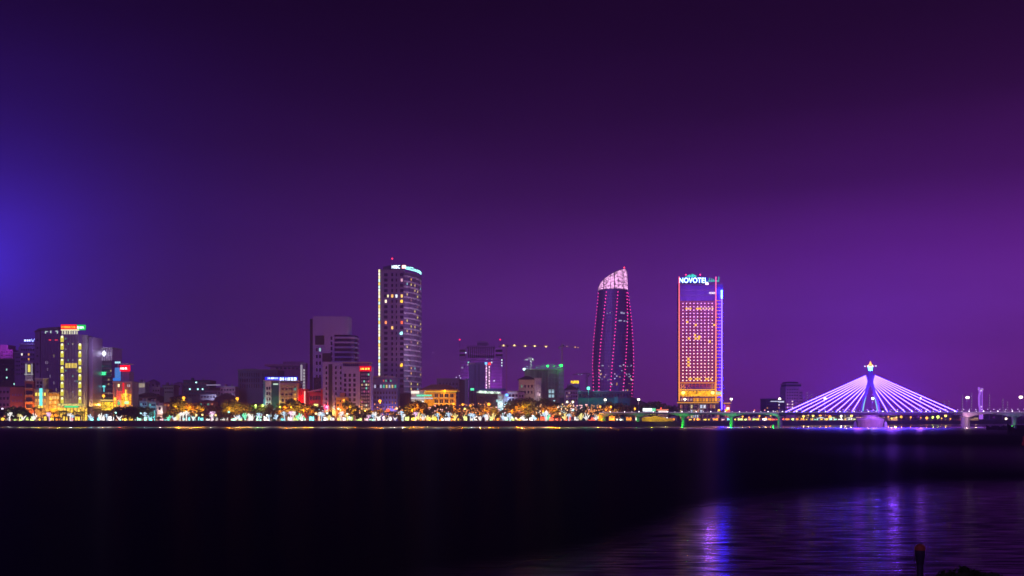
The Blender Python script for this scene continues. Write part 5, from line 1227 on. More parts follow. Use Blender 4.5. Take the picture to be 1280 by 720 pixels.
t.put('leg', mb, em((0.42, 0.12, 0.9), 1.4)); t.put('cross_beam', MB().box(X(1223, 1500), X(1229, 1500), 1499, 1502, Z(487.6, 1500), Z(486, 1500)), em((0.8, 0.5, 1), 0.8)); t.b('fin', 1224.3, 1228, 488.4, 514, em((.30, .08, .75), .9), 1.2, 1.8)
for px, py in ((1225.3, 488.6), (1225.5, 508.4)): t.inst('lamp', unit('ball', (2.2,)*3, em((.85, .6, 1), 2)), (X(px, 1500), 1497, Z(py, 1500)))
for k_, (px, y0, lb) in enumerate(((1009, 490, 'leftmost of the pale lit masts behind the left cables'), (1014.6, 492, 'second pale lit mast behind the left cables'), (1020.8, 494.5, 'third pale lit mast behind the left cables'), (1203, 494, 'thin pale mast just left of the large lamp by the far pylon'),
        (1214.3, 491, 'thin lit mast between the lamp and the far purple pylon'), (1236.6, 493, 'thin lit mast right of the far purple pylon'), (1253.6, 499, 'short lit mast near the right edge'), (1259.3, 502, 'shortest lit mast near the right edge'),
        (1180.3, 501, 'thin short mast behind the right end of the cables'), (1186, 500.5, 'second short mast behind the right end of the cables'))):
    t = bld(lb, 'mast', px - .5, px + .5, 1420, 3, 'lit_mast', 'lit masts behind the bridge'); t.b('pole', px - .35, px + .35, y0, None, wall('mast_lilac', (0.5, 0.3, 0.55)), 0, .8)
    t.many('lamp', [((.7, .5, 1.4), (X(px, 1420), 1419.5, Z(y0 + 1 + i * 3.2, 1420)), em((.85, .6, .9), .8), 'box') for i in range(int((515 - y0) / 3.2))])

# ------------------------------------------------------------------ trees
LMK = [(17, 'below the dark block at the far left'), (30, 'before the low mauve building at the left edge'), (43, 'before the narrow orange-lit house'), (58, 'before the house with the upright cyan sign'),
       (75, 'before the yellow-glowing restaurant'), (93, 'before the left half of the yellow-lit tower'), (112, 'before the right half of the yellow-lit tower'), (141, 'before the office block with the green sign'), (167, 'before the red-and-orange-lit building'),
       (186, 'before the small blue-grey shop house'), (204, 'before the narrow white house'), (226, 'below the brightest orange-lit tree'), (250, 'below the block with four cyan lamps'), (275, 'below the pink flat-roofed block'), (297, 'just left of the big grey block'),
       (329, 'below the big grey block'), (350, 'before the white left part of the blue-sign hotel'), (372, 'before the right part of the blue-sign hotel'), (402, 'before the low red building'), (420, 'before the yellow frame of the red building'), (436, 'before the small orange-lit house'),
       (451, 'before the pale block with window columns'), (466, 'below the red sign on the glass stair'), (488, 'before the low building with coloured lights'), (512, 'below the tower marked HSBC'), (530, 'before the white-lit cafe'),
       (550, 'before the left half of the yellow colonial building'), (574, 'before the right half of the yellow colonial building'), (594, 'below the grey stepped block'), (614, 'below the slender pink-lit tower'), (632, 'before the office with the cyan-white eave'), (650, 'before the white building with the blue lamp'),
       (678, 'before the beige house with the pyramid roof'), (706, 'below the green-lit construction site'), (727, 'below the yellow-lit sign'), (745, 'left of the bridge head'), (776, 'under the left end of the bridge'), (803, 'below the curved glass tower'), (848, 'below the white and green billboard'),
       (878, 'under the left half of the orange-lit hotel tower'), (908, 'under the right half of the orange-lit hotel tower'), (956, 'under the bridge just right of the hotel tower'), (985, 'under the bridge before the low dark block'), (1030, 'under the left end of the cables'),
       (1072, 'just left of the pylon pier'), (1108, 'behind the pylon pier'), (1150, 'under the right fan of cables'), (1200, 'under the right end of the cables'), (1240, 'below the far purple pylon'), (1400, 'near the right edge under the bridge')]
def lmk(px):
    for a, s in LMK:
        if px < a: return s
    return LMK[-1][1]

def crown_mesh(name, seed, rad, hgt, nleaf, mat, lobes=7):
    q = random.Random(seed); mb = MB(); L_ = []
    for i in range(lobes):
        a = 2*math.pi*i/lobes + q.uniform(-.5, .5); d = q.uniform(.2, .72) * rad
        L_.append((d*math.cos(a), d*math.sin(a), q.uniform(.18, .85) * hgt, q.uniform(.32, .55) * rad))
    for i in range(nleaf):
        lx, ly, lz, lr = q.choice(L_)
        v = Vector((q.gauss(0, 1), q.gauss(0, 1), q.gauss(0, .8))).normalized() * lr * q.uniform(.55, 1.08)
        c_ = Vector((lx, ly, lz)) + v; s_ = q.uniform(.22, .5)
        n_ = Vector((q.gauss(0, 1), q.gauss(0, 1), q.gauss(0, 1))).normalized(); a_ = n_.orthogonal().normalized() * s_; b_ = n_.cross(a_).normalized() * s_ * q.uniform(.5, .9)
        mb.add([c_ - a_, c_ - b_, c_ + a_, c_ + b_], [(0, 1, 2, 3)])
    return mb.mesh(name, mat)
def trunk_mesh(seed, h_, lean, rad):
    q = random.Random(seed); mb = MB(); p = Vector((0, 0, 0)); pts = [p]
    for i in range(3): p = p + Vector((q.uniform(-lean, lean), q.uniform(-lean, lean), h_ / 3)); pts.append(p)
    mb.path([tuple(v) for v in pts], [.28, .24, .20, .16])
    for i in range(5):
        a = 2*math.pi*i/5 + q.uniform(-.4, .4); e = p + Vector((math.cos(a) * rad * .6, math.sin(a) * rad * .6, q.uniform(.8, 2.4)))
        mb.tube(p - Vector((0, 0, .5)), e, .12, .05, 5)
    return mb.mesh('trunk', BARK)
BROAD = []
for s_, (rd_, hg, th, nl, mi) in enumerate(((3.8, 5.0, 2.6, 950, 0), (3.0, 4.2, 2.4, 750, 1), (4.8, 5.6, 3.4, 1300, 0), (2.4, 3.4, 2.2, 520, 2), (3.4, 6.0, 3.0, 900, 1), (4.2, 4.4, 3.6, 1000, 2))):
    BROAD.append((crown_mesh('crown', 20 + s_, rd_, hg, nl, LEAF[mi]), trunk_mesh(40 + s_, th, .25, rd_), th - .6, rd_))
def palm_mesh(seed, n=13, ln=3.2):
    q = random.Random(seed); mb = MB()
    for i in range(n):
        a = 2*math.pi*i/n + q.uniform(-.2, .2); up = q.uniform(.1, 1.1); pts = []
        for k in range(7):
            u = k / 6; r_ = ln * u; pts.append(Vector((r_*math.cos(a), r_*math.sin(a), up * ln * u * .7 - 1.15 * ln * u * u * (.5 + .3 * (1 - up)))))
        sd = Vector((-math.sin(a), math.cos(a), 0))
        for k in range(6):
            w0 = .55 * (1 - k / 7)
            for sg_ in (-1, 1):
                for j in range(3):
                    b0 = pts[k].lerp(pts[k+1], j / 3); b1 = pts[k].lerp(pts[k+1], (j + .7) / 3); tip = b1 + sd * sg_ * w0 * 1.5 + Vector((0, 0, -.35)) + (pts[k+1] - pts[k]) * .4
                    mb.add([b0, b1, tip], [(0, 1, 2)])
    return mb.mesh('fronds', LEAF[seed % 3])
def palm_trunk(seed, h_):
    q = random.Random(seed); dx = q.uniform(-.5, .5); return MB().path([(0, 0, 0), (dx * .3, 0, h_ * .35), (dx * .8, 0, h_ * .7), (dx, 0, h_)], [.26, .2, .17, .15]).mesh('trunk', BARK), dx
PALMS = []
for s_, h_ in enumerate((6.2, 7.6, 5.0, 8.8)):
    tm, dx = palm_trunk(60 + s_, h_); PALMS.append((palm_mesh(70 + s_, 13 + s_, 2.9 + .2 * s_), tm, h_, dx))
def tree(px, Y, kind='broad', v=0, sc=1.0, z=GZ, look=None, group='trees along the waterfront', big=None):
    if kind == 'broad':
        cm, tm, ch, _ = BROAD[v % len(BROAD)]; o = link('broadleaf_tree', None, None, (X(px, Y), Y, z)); link('trunk', tm, o); link('crown', cm, o, (0, 0, ch)); cat = 'tree'
    else:
        cm, tm, ch, dx = PALMS[v % len(PALMS)]; o = link('palm_tree', None, None, (X(px, Y), Y, z)); link('trunk', tm, o); link('crown', cm, o, (dx, 0, ch)); cat = 'palm'
    sc *= big if big else (1.4 if kind == 'broad' else 1.75)
    o.scale = (sc,) * 3; o.rotation_euler = (0, 0, (px * 1.7 + v) % 6.28)
    tag(o, None, cat, group); later(o, look or ('dark bushy tree' if kind == 'broad' else 'dark palm'), px)
    return o
FAIRY = {}
def fairy(o, colour, n, rad, z0, z1, s=1.8, d=.26, name='fairy_lights'):
    key = (colour, n, rad, z0, z1, s)
    if key not in FAIRY:
        r_ = random.Random(len(FAIRY) * 3 + 1); mb = MB()
        for i in range(n):
            a_ = r_.uniform(3.3, 6.1); zz = r_.uniform(z0, z1); rr = rad * math.sqrt(max(.05, 1 - ((zz - (z0 + z1) / 2) / ((z1 - z0) / 1.8)) ** 2)) * r_.uniform(.75, 1.08)
            mb.ball((rr * math.cos(a_), rr * math.sin(a_), zz), d * r_.uniform(.6, 1.3), 5, 4)
        FAIRY[key] = mb.mesh(name, em(colour, s))
    f_ = link(name, FAIRY[key], o); f_.rotation_euler = (0, 0, -o.rotation_euler.z); f_['kind'] = 'stuff'; return f_
q = random.Random(31)
# front row, mostly silhouettes against the lit shops
px = -6
while px < 745:
    lit_zone = False
    if any(abs(px - e) < 7 for e in (222, 232, 240, 250, 288, 297, 308, 357, 366, 375, 386, 438, 471, 512, 522, 606, 617, 645, 653, 661, 684, 694, 570)): px += 4; continue
    if 42 < px < 112: tree(px, 861 + q.uniform(-1, 8), 'palm', q.randrange(4), q.uniform(.85, 1.15)); px += q.uniform(6, 9)
    elif 112 <= px < 145: tree(px, 861 + q.uniform(0, 6), 'palm' if q.random() < .6 else 'broad', q.randrange(6), q.uniform(.8, 1.1)); px += q.uniform(6, 9)
    elif 145 <= px < 184 or px < 30: tree(px, 860 + q.uniform(0, 6), 'broad', (0, 2, 4)[q.randrange(3)], q.uniform(1.05, 1.35)); px += q.uniform(5, 7)
    elif 500 < px < 545: tree(px, 861 + q.uniform(0, 6), 'palm' if q.random() < .5 else 'broad', q.randrange(6), q.uniform(.9, 1.2)); px += q.uniform(6, 9)
    else: tree(px, 860 + q.uniform(0, 9), 'broad' if q.random() < .62 else 'palm', q.randrange(6), q.uniform(.55, .95)); px += q.uniform(7, 13)
# second, taller row behind the road (darker clumps rising to row 505)
for px in list(range(272, 300, 9)) + [322, 333, 345, 394, 412, 440, 462, 484, 492, 500, 508, 520, 536, 548, 560, 584, 592, 602, 614, 622, 632, 642, 655, 664, 672, 680, 690, 698, 708, 716, 724, 734, 742]:
    tree(px + q.uniform(-2, 2), 876 + q.uniform(0, 6), 'broad', q.randrange(6), q.uniform(1.1, 1.6), look='tall dark back-row tree', group='trees in the back row')
    if px > 400: fairy(FA := LATER[-1][0], q.choice([(1, .35, .1), (1, .35, .1), (1, .5, .55), (1, .6, .3), (.5, .8, .9)]), 30 if px > 560 else 14, 4.6, 3.2, 8.4, 1.8, .28)
for px in (640, 652, 662, 670, 680, 692, 760, 768, 776, 786, 796, 806, 816, 826, 838):
    tree(px, 915 + q.uniform(0, 10), 'broad', (0, 2, 4)[q.randrange(3)], q.uniform(1.5, 1.9), look='large unlit tree at the back', group='large trees behind the waterfront')
# trees with a sodium lamp in or beside the crown
def sodium(px, Y, py, look, colour=(1.0, .33, .02), wt=5000, r=1.1, z0=GZ, s=6, group='orange street lamps along the waterfront'):
    h_ = Z(py, Y) - z0; o = link('street_lamp', None, None, (X(px, Y), Y, z0))
    link('pole', MB().tube((0, 0, 0), (0, 0, h_), .13, .08, 6).tube((0, 0, h_), (0, -.9, h_ + .2), .07, .06, 5).mesh('pole', STEEL), o)
    link('lamp_head', unit('ball', (2 * r,)*3, em((1.0, .36, .03) if colour[1] < .5 else colour, 3.2 if colour[1] < .5 else s)), o, (0, -1.0, h_ + .1))
    lamp_light(o, (0, -1.2, h_ - r - .3), colour, wt, .5); tag(o, None, 'street lamp', group); later(o, look, px); return o
ORANGE = [(64, 872, 499), (130, 900, 495), (155.5, 890, 493), (230, 868, 497.5), (297, 870, 498.5), (369, 868, 499.5), (430, 868, 500.5), (475, 866, 501.5), (567, 866, 505), (578.5, 880, 505.8), (588, 880, 507), (611, 866, 505.5), (651, 866, 506), (695, 872, 511), (711, 880, 507), (750, 890, 508.5), (763.5, 890, 508.5), (793.5, 893, 511)]
for px, Y, py in ORANGE:
    big = px in (230, 297, 369, 475, 611, 651, 130)
    sodium(px, Y, py, 'orange street lamp', wt=4500 if big else 2500, r=1.5 if big else 1.05)
for px, Y, py, c_ in ((320, 874, 507, (.75, 1, .2)), (328.5, 874, 507, (.7, 1, .2)), (351, 868, 510, (.8, 1, .08)), (716, 880, 502.5, (1, .9, .45)), (709, 882, 502.5, (.9, .85, .5))):
    sodium(px, Y, py, 'greenish-yellow street lamp', c_, 3500, .95 if px != 351 else 1.7, s=5, group='yellow street lamps along the waterfront')
LT = [(222, 868, 2, 1.25), (232, 866, 1, 1.2), (240, 868, 5, 1.2), (250, 867, 1, 1.25), (288, 869, 2, 1.15), (297, 867, 0, 1.25), (308, 868, 1, 1.3), (357, 868, 5, 1.2), (366, 866, 2, 1.2), (375, 868, 0, 1.2), (386, 868, 5, 1.1), (438, 870, 4, 1.2), (471, 868, 3, 1.2), (512, 868, 1, 1.3), (522, 868, 5, 1.25),
      (606, 868, 5, 1.0), (617, 868, 1, 1.1), (645, 868, 5, 1.2), (653, 867, 2, 1.25), (661, 868, 0, 1.15), (684, 869, 5, 1.1), (694, 869, 1, 1.0), (570, 868, 3, 1.2), (756, 893, 5, 1.0), (770, 893, 1, 1.0)]
for px, Y, v, sc in LT:
    o = tree(px, Y - 1 if Y < 880 else Y, 'broad', v, sc, big=1.95, look='orange-lit leafy tree', group='orange-lit trees')
    c_, s_ = math.cos(-o.rotation_euler.z), math.sin(-o.rotation_euler.z)
    for dx, dy, dz, wt in ((-1.9, -2.9, 4.2, 6500), (.3, -3.5, 5.8, 8000), (2.1, -2.7, 4.6, 6500)):
        lamp_light(o, (dx * c_ - dy * s_, dx * s_ + dy * c_, dz), (1.0, .28, .006), wt, .5)

# ------------------------------------------------------------------ kiosks and shops at the water's edge
KM = {}
def kiosk(px, w_, h_, colour, s, v, look, Y=874.0, z=GZ, group='lit stalls along the waterfront'):
    key = (round(w_, 1), h_, colour, s, v)
    if key not in KM:
        W = w_ / 2; front = MB()
        walls = MB().box(-W, W, 2.6, 3.2, 0, h_).box(-W, -W + .25, 0, 2.6, 0, h_).box(W - .25, W, 0, 2.6, 0, h_)
        roof = MB()
        if v == 0: roof.slab([(-W - .5, h_), (0, h_ + 1.3), (W + .5, h_), (W + .5, h_ - .15), (0, h_ + 1.1), (-W - .5, h_ - .15)], -.8, 3.5)
        elif v == 1: roof.box(-W - .4, W + .4, -1.2, 3.5, h_, h_ + .25)
        else: roof.hip(-W, W, 0, 3.2, h_, h_ + 1.5, .7)
        n_ = max(2, int(w_ / 1.6)); st = w_ / n_
        for i in range(n_):
            a_ = -W + i * st + .18; b_ = a_ + st - .36
            if n_ < 4 or (i * 7 + v) % 4 != 3: front.box(a_, b_, 2.2, 2.5, .9 + .3 * ((i + v) % 2), h_ - .3 - .4 * ((i * 3 + v) % 2))
        cnt = MB().box(-W + .3, W - .3, .1, .7, 0, .95)
        KM[key] = (walls.mesh('wall', PALE), roof.mesh('roof', (WHITE, SALMON, GREY)[v % 3]), front.mesh('lit_front', em(colour, s, False, True)), cnt.mesh('counter', BARK))
    o = link('market_stall', None, None, (X(px, Y), Y, z)); a, b_, c_, d_ = KM[key]
    link('wall', a, o); link('roof', b_, o); link('lit_front', c_, o); link('counter', d_, o)
    tag(o, None, 'market stall', group); later(o, look, px); return o
PAL = {'yellow': (1.0, .62, .06), 'orange': (1.0, .30, .03), 'white': (.95, .92, .85), 'mint': (.45, 1.0, .72), 'cyan': (.2, .95, .95), 'lime': (.75, 1.0, .25), 'pink': (1.0, .55, .65), 'red': (1.0, .12, .05)}
def zone(px):
    if px < 8: return ['orange', 'yellow']
    if px < 40: return ['white', 'yellow', 'lime']
    if px < 110: return ['yellow', 'orange', 'yellow', 'yellow', 'red']
    if px < 145: return ['white', 'orange', 'cyan', 'pink']
    if px < 185: return ['cyan', 'yellow', 'mint']
    if px < 215: return ['cyan', 'mint', 'pink', 'orange']
    if px < 290: return ['white', 'orange', 'cyan', 'mint', 'yellow']
    if px < 330: return ['mint', 'lime', 'white', 'mint']
    if px < 400: return ['mint', 'white', 'orange', 'cyan', 'lime', 'white']
    if px < 450: return ['yellow', 'white', 'lime', 'mint']
    if px < 505: return ['white', 'pink', 'white', 'mint']
    if px < 560: return ['yellow', 'lime', 'yellow', 'white', 'orange']
    if px < 650: return ['white', 'lime', 'yellow', 'mint', 'orange']
    return ['orange', 'yellow', 'lime', 'white', 'orange', 'red']
px = -4; i = 0
while px < 748:
    w_ = q.choice((3.6, 4.6, 5.8, 7.2)); nm = q.choice(zone(px)); i += 1
    if q.random() < .9: kiosk(px, w_, q.choice((3.2, 4.2, 5.4)), PAL[nm], q.choice((1.5, 2.2, 3.0)), q.randrange(3), nm + '-lit stall', 869.5 + q.uniform(-.6, 1.2))
    px += w_ / .77 + q.uniform(.8, 3.0)
px = 765
while px < 960:     # shore under the bridge
    nm = q.choice(['yellow', 'orange', 'white', 'orange', 'cyan', 'pink'] if px > 850 else ['white', 'orange', 'cyan', 'red']); w_ = q.choice((3.6, 5.8, 7.2)); Y = 884 if px < 835 else 884 + (px - 835) * .30 + 6
    kiosk(px, w_, q.choice((2.6, 3.2, 4.2)), PAL[nm], q.choice((1.6, 2.4, 3.4)), q.randrange(3), nm + '-lit stall', Y + 6, group='lit stalls under the bridge'); px += w_ / .78 + q.uniform(1, 5)
for px in range(925, 1070, 6):
    Y = 905 + (px - 930) * .43 + 18 if px < 1000 else 935 + (px - 1000) * .63 + 14
    nm = q.choice(['yellow', 'orange', 'orange', 'red', 'lime'] if not 1018 < px < 1066 else ['white', 'mint', 'yellow']); kiosk(px + q.uniform(-1, 1), q.choice((3.6, 5.8)), q.choice((2.6, 3.2)), PAL[nm], q.choice((1.6, 2.4)), q.randrange(3), nm + '-lit stall', Y, group='lit stalls under the bridge')
    if px % 3 == 0: tree(px + 2, Y + 7, 'broad', q.randrange(6), q.uniform(.9, 1.1), look='bushy tree on the far bank')

# fountain-like light ornaments (white, green and blue bars fanning upwards)
OM = {}
def ornament(px, kind, colour, Y=856, z=GZ + .14):
    key = (kind, colour, int(px) % 3)
    if key not in OM:
        r_ = random.Random(len(OM) + 5); mb = MB()
        if kind == 'fan':
            for a in (-.62, -.3, -.05, .22, .6): mb.tube((math.sin(a) * .5, 0, .5 + r_.uniform(0, 1.2)), (math.sin(a) * 3.0, r_.uniform(-.8, .8), .5 + math.cos(a) * r_.uniform(2.0, 4.4)), .12, r_.uniform(.18, .42), 5)
        elif kind == 'flower':      # a small tree wound with strings of lights
            lean = r_.uniform(-1.3, 1.3)
            for i in range(46):
                u = i / 46; a_ = i * 1.3; x = lean * u * u; mb.ball((x + .28 * math.cos(a_), .28 * math.sin(a_), .3 + 3.6 * u), .17, 5, 4)
            for i in range(60):
                a_ = r_.uniform(0, 6.28); rr = r_.uniform(.2, 2.3); mb.ball((lean + rr * math.cos(a_), rr * math.sin(a_) * .8, 4.5 + r_.uniform(-.8, 1.0) - rr * .25), r_.uniform(.12, .3), 5, 4)
        post = MB().tube((0, 0, 0), (0, 0, 3.4 if kind == 'flower' else .6), .1, .1, 5).box(-.5, .5, -.3, .3, 0, .15)
        OM[key] = (mb.mesh('tubes', em(colour, 1.5)), post.mesh('post', STEEL))
    o = link('light_ornament', None, None, (X(px, Y), Y, z)); a, b_ = OM[key]; tb = link('lights', a, o); tb['kind'] = 'stuff'; link('post', b_, o)
    k_ = 1.15 + .75 * ((px * 7.3) % 1.0); o.scale = (k_ * .85, 1, k_); tag(o, None, 'light ornament', 'light ornaments on the promenade'); later(o, None, px); return o
W_, BL_, GR_, YL_, PK_ = (1.0, .95, .9), (.55, .78, 1.0), (.2, 1.0, .55), (1.0, .85, .3), (1.0, .6, .9)
CN = {W_: 'white', BL_: 'blue-white', GR_: 'green', YL_: 'yellow', PK_: 'pink-white'}
for px, kd, c_ in [(12, 'flower', W_), (24, 'flower', YL_), (29, 'fan', W_), (62, 'flower', PK_), (43, 'fan', W_), (90, 'flower', BL_), (88, 'flower', W_), (113, 'fan', BL_), (134, 'flower', BL_), (149, 'fan', W_), (126, 'fan', W_), (182, 'flower', BL_), (187, 'fan', BL_), (211, 'fan', GR_), (217, 'fan', BL_), (225, 'flower', W_), (229, 'flower', W_), (233, 'flower', W_), (222, 'fan', YL_),
              (242, 'fan', W_), (264.5, 'flower', PK_), (264, 'flower', W_), (296, 'fan', W_), (299, 'fan', BL_), (306, 'fan', GR_), (311, 'flower', W_), (315, 'fan', W_), (325, 'flower', BL_), (337, 'flower', BL_), (345, 'fan', BL_), (356, 'flower', BL_), (363, 'flower', PK_), (366, 'flower', W_), (373, 'fan', GR_), (376, 'fan', W_), (380, 'fan', GR_), (399, 'flower', W_), (402, 'flower', BL_),
              (411, 'fan', YL_), (424, 'fan', YL_), (426, 'flower', W_), (434, 'flower', YL_), (437, 'fan', W_), (460, 'flower', PK_), (467, 'flower', BL_), (469, 'flower', W_), (473, 'fan', W_), (480, 'fan', W_), (487, 'fan', W_), (494, 'fan', W_), (503, 'flower', BL_), (504, 'flower', W_), (519, 'flower', PK_), (523, 'fan', YL_), (529, 'fan', W_), (534, 'fan', YL_), (541, 'fan', YL_), (548, 'flower', BL_),
              (557, 'fan', W_), (562, 'flower', BL_), (569, 'fan', YL_), (581, 'fan', YL_), (588, 'flower', BL_), (590, 'fan', W_), (591, 'flower', BL_), (600, 'fan', W_), (607, 'flower', BL_), (609, 'fan', W_), (616, 'fan', YL_), (629, 'fan', BL_), (632, 'fan', W_), (637, 'flower', BL_), (638, 'flower', BL_), (654, 'fan', W_), (668, 'fan', BL_), (683, 'flower', W_), (682, 'flower', BL_), (685, 'fan', GR_), (711, 'flower', BL_),
              (706, 'fan', YL_), (726, 'fan', YL_), (733, 'fan', W_), (745, 'fan', W_)]:
    o = ornament(px, kd, c_, 856 + q.uniform(-1, 1)); LATER[-1] = (o, {'fan': 'fan-shaped', 'flower': 'tree-shaped', 'arch': 'arched', 'zigzag': 'zigzag'}[kd] + ' ' + CN[c_] + ' light ornament', px)
    if int(px) % 2 == 0: lamp_light(o, (0, -1.2, 5.5), c_, 1100, .4)
# globes on short posts along the promenade
GM = {}
for k in range(118):
    px = 2 + k * 6.25 + q.uniform(-2, 2); c_ = q.choice([(1, .45, .12), (1, .45, .12), (1, .7, .4), (1, .3, .1), (1, .9, .8), (.7, 1, .9)]) 
    if not (PAL and px < 748): continue
    if c_ not in GM: GM[c_] = (MB().tube((0, 0, 0), (0, 0, 1.3), .07, .07, 5).mesh('post', BLACK), )
    Y = 852 + q.uniform(0, 4); hh_ = 0.14
    o = link('bollard_lamp', None, None, (X(px, Y), Y, GZ + hh_)); link('post', GM[c_][0], o); link('globe', unit('ball', (.62,)*3, em(c_, q.choice((1.2, 2.0, 3.0)))), o, (0, 0, 1.5))
    tag(o, None, 'bollard lamp', 'bollard lamps on the promenade'); later(o, {(1, .45, .12): 'orange', (1, .7, .4): 'peach', (1, .3, .1): 'reddish', (1, .9, .8): 'white', (.7, 1, .9): 'pale green'}[c_] + ' bollard lamp', px)
# lanterns strung on the trees
for px, py, c_ in [(253, 518.5, (1, .7, .25)), (245.5, 519, (1, .7, .25)), (269.5, 519, (1, .65, .2)), (286, 515, (.3, 1, .9)), (334, 519, (1, 1, .7)), (395, 517, (1, .95, .4)), (409, 516.5, (.8, 1, .8)), (423, 511, (.4, 1, .7)), (434, 517.5, (.9, 1, .7)), (437, 522, (.6, 1, .9)), (485, 513, (1, .1, .04)), (496, 510.5, (1, .6, .3)),
                     (581, 511, (1, .8, .2)), (666, 520, (.7, .95, 1)), (668.5, 523, (.5, .85, 1)), (691, 520, (1, .15, .05)), (716, 512.5, (.4, .95, 1)), (700, 517, (1, .5, .2)), (645, 523, (1, .8, .6)), (651, 523, (1, .8, .6)), (640, 522, (.8, 1, .8)), (144.5, 516, (.5, 1, .9)), (176, 517, (.5, .95, 1)), (3, 511, (.7, .6, .8)), (6, 520, (1, .3, .2))]:
    Y = 858; r_ = 1.0 if px != 485 else 1.6; o = link('lantern', None, None, (X(px, Y), Y, GZ)); link('post', MB().tube((0, 0, 0), (0, 0, Z(py, Y) - GZ), .06, .06, 5).mesh('post', BLACK), o); link('globe', unit('ball', (2 * r_,)*3, em(c_, 2.5)), o, (0, 0, Z(py, Y) - GZ))
    tag(o, None, 'lantern', 'lanterns on posts along the promenade'); nm = 'orange' if c_[1] < .75 and c_[2] < .35 else ('cyan-white' if c_[2] > .75 else 'pale yellow-green'); later(o, ('large red' if px == 485 else 'red' if c_[1] < .2 else nm) + ' lantern on a post', px)
# lamps and lit trees on the far bank under the right half of the bridge
def shore(px): return 905 + (px - 930) * .43 if px < 1000 else (935 + (px - 1000) * .63 if px < 1150 else 1030 + (px - 1150) * .86)
for px, py, c_, wt in [(928, 521, 0, 900), (936, 522.5, 0, 900), (949, 520, 0, 900), (957, 523, 0, 900), (963, 521, 0, 900), (973.5, 518.5, 0, 2500), (1004, 520, 1, 3000), (1010, 519, 1, 3000), (1016, 520.5, 1, 3000), (1025, 520, 0, 1500), (1032, 518, 0, 2500), (1037, 521, 0, 1500), (1042, 522, 0, 900), (1051, 520, 2, 3000), (1057, 518.5, 1, 3500), (1064, 519.5, 1, 3500), (1075, 527.5, 0, 600),
                       (1110, 521.5, 0, 900), (1114, 523, 1, 800), (1120, 522, 1, 900), (1126, 521, 0, 1200), (1138, 521.5, 0, 1500), (1150.5, 524, 0, 900), (1158, 522.5, 0, 1200), (1165.6, 522.5, 3, 1200), (1172, 522.5, 3, 1200), (1181.5, 519.5, 1, 2500), (1187.5, 524, 0, 900), (1176.5, 524.5, 0, 500), (1257, 528.8, 2, 1500), (1266.5, 524, 0, 1500)]:
    Y = shore(px) + 6; cc = ((1, .33, .05), (1, .62, .10), (1, .85, .6), (.8, 1, .12))[c_]
    sodium(px, Y, min(py, 523.5) + q.uniform(-1.6, 0.4), 'distant ' + ('orange', 'yellow', 'white', 'lime')[c_] + ' lamp', cc, wt, q.uniform(.5, .9) if wt < 1000 else q.uniform(1.0, 1.7), s=4, group='lamps on the far bank under the bridge')
for px in list(range(1000, 1070, 7)) + [1112, 1118, 1124, 1131, 1137, 1160, 1184, 1196]:
    tree(px + q.uniform(-2, 2), shore(px) + 11, 'broad', q.randrange(6), q.uniform(.9, 1.2), look='lamp-lit tree on the far bank', group='trees on the far bank')
for px0, px1, c_, s_, lb in ((1022, 1033, (.8, .9, 1), 1.1, 'white canopy on the far bank left of the pylon pier'), (1037, 1046, (.5, 1, .7), .9, 'mint-green canopy on the far bank left of the pylon pier'), (1058, 1069, (1, .85, .75), .9, 'pale canopy on the far bank touching the pylon pier')):
    Y = shore(px0) + 2; t = bld(lb, 'canopy', px0, px1, Y, 5, 'canopy'); k = Y / F
    t.put('cover', MB().slab([(X(px0, Y), GZ + 2.6), (X((px0 + px1) / 2, Y), GZ + 4.2), (X(px1, Y), GZ + 2.4), (X(px1, Y), GZ + 2.1), (X((px0 + px1) / 2, Y), GZ + 3.6), (X(px0, Y), GZ + 2.3)], Y, Y + 5), em(c_, s_, False, True))
    t.put('post', MB().tube((X(px0 + 1, Y), Y + .5, GZ), (X(px0 + 1, Y), Y + .5, GZ + 2.5), .08, .08, 5), STEEL); t.put('post', MB().tube((X(px1 - 1, Y), Y + .5, GZ), (X(px1 - 1, Y), Y + .5, GZ + 2.3), .08, .08, 5), STEEL)
for px0, px1, y0, wm, cc, lb in ((1110, 1122, 521, BEIGE, (1, .6, .2), 'low lit shed right behind the pylon pier'), (1196, 1203, 524, SALMON, (1, .2, .1), 'small red-lit shed left of the round bridge pier'), (1212, 1223, 522, BEIGE, (1, .7, .3), 'beige lit shed just right of the round bridge pier')):
    t = house(lb, px0, px1, y0, shore(px0) + 14, wm, GREY, 8, .7, (4, 1), lit_or(GLASS, .8, 2, [em(cc, .8)]), 'shed', 'shed', 1.2); lamp_light(t.r, (0, -5, 4.5), cc, 1500)
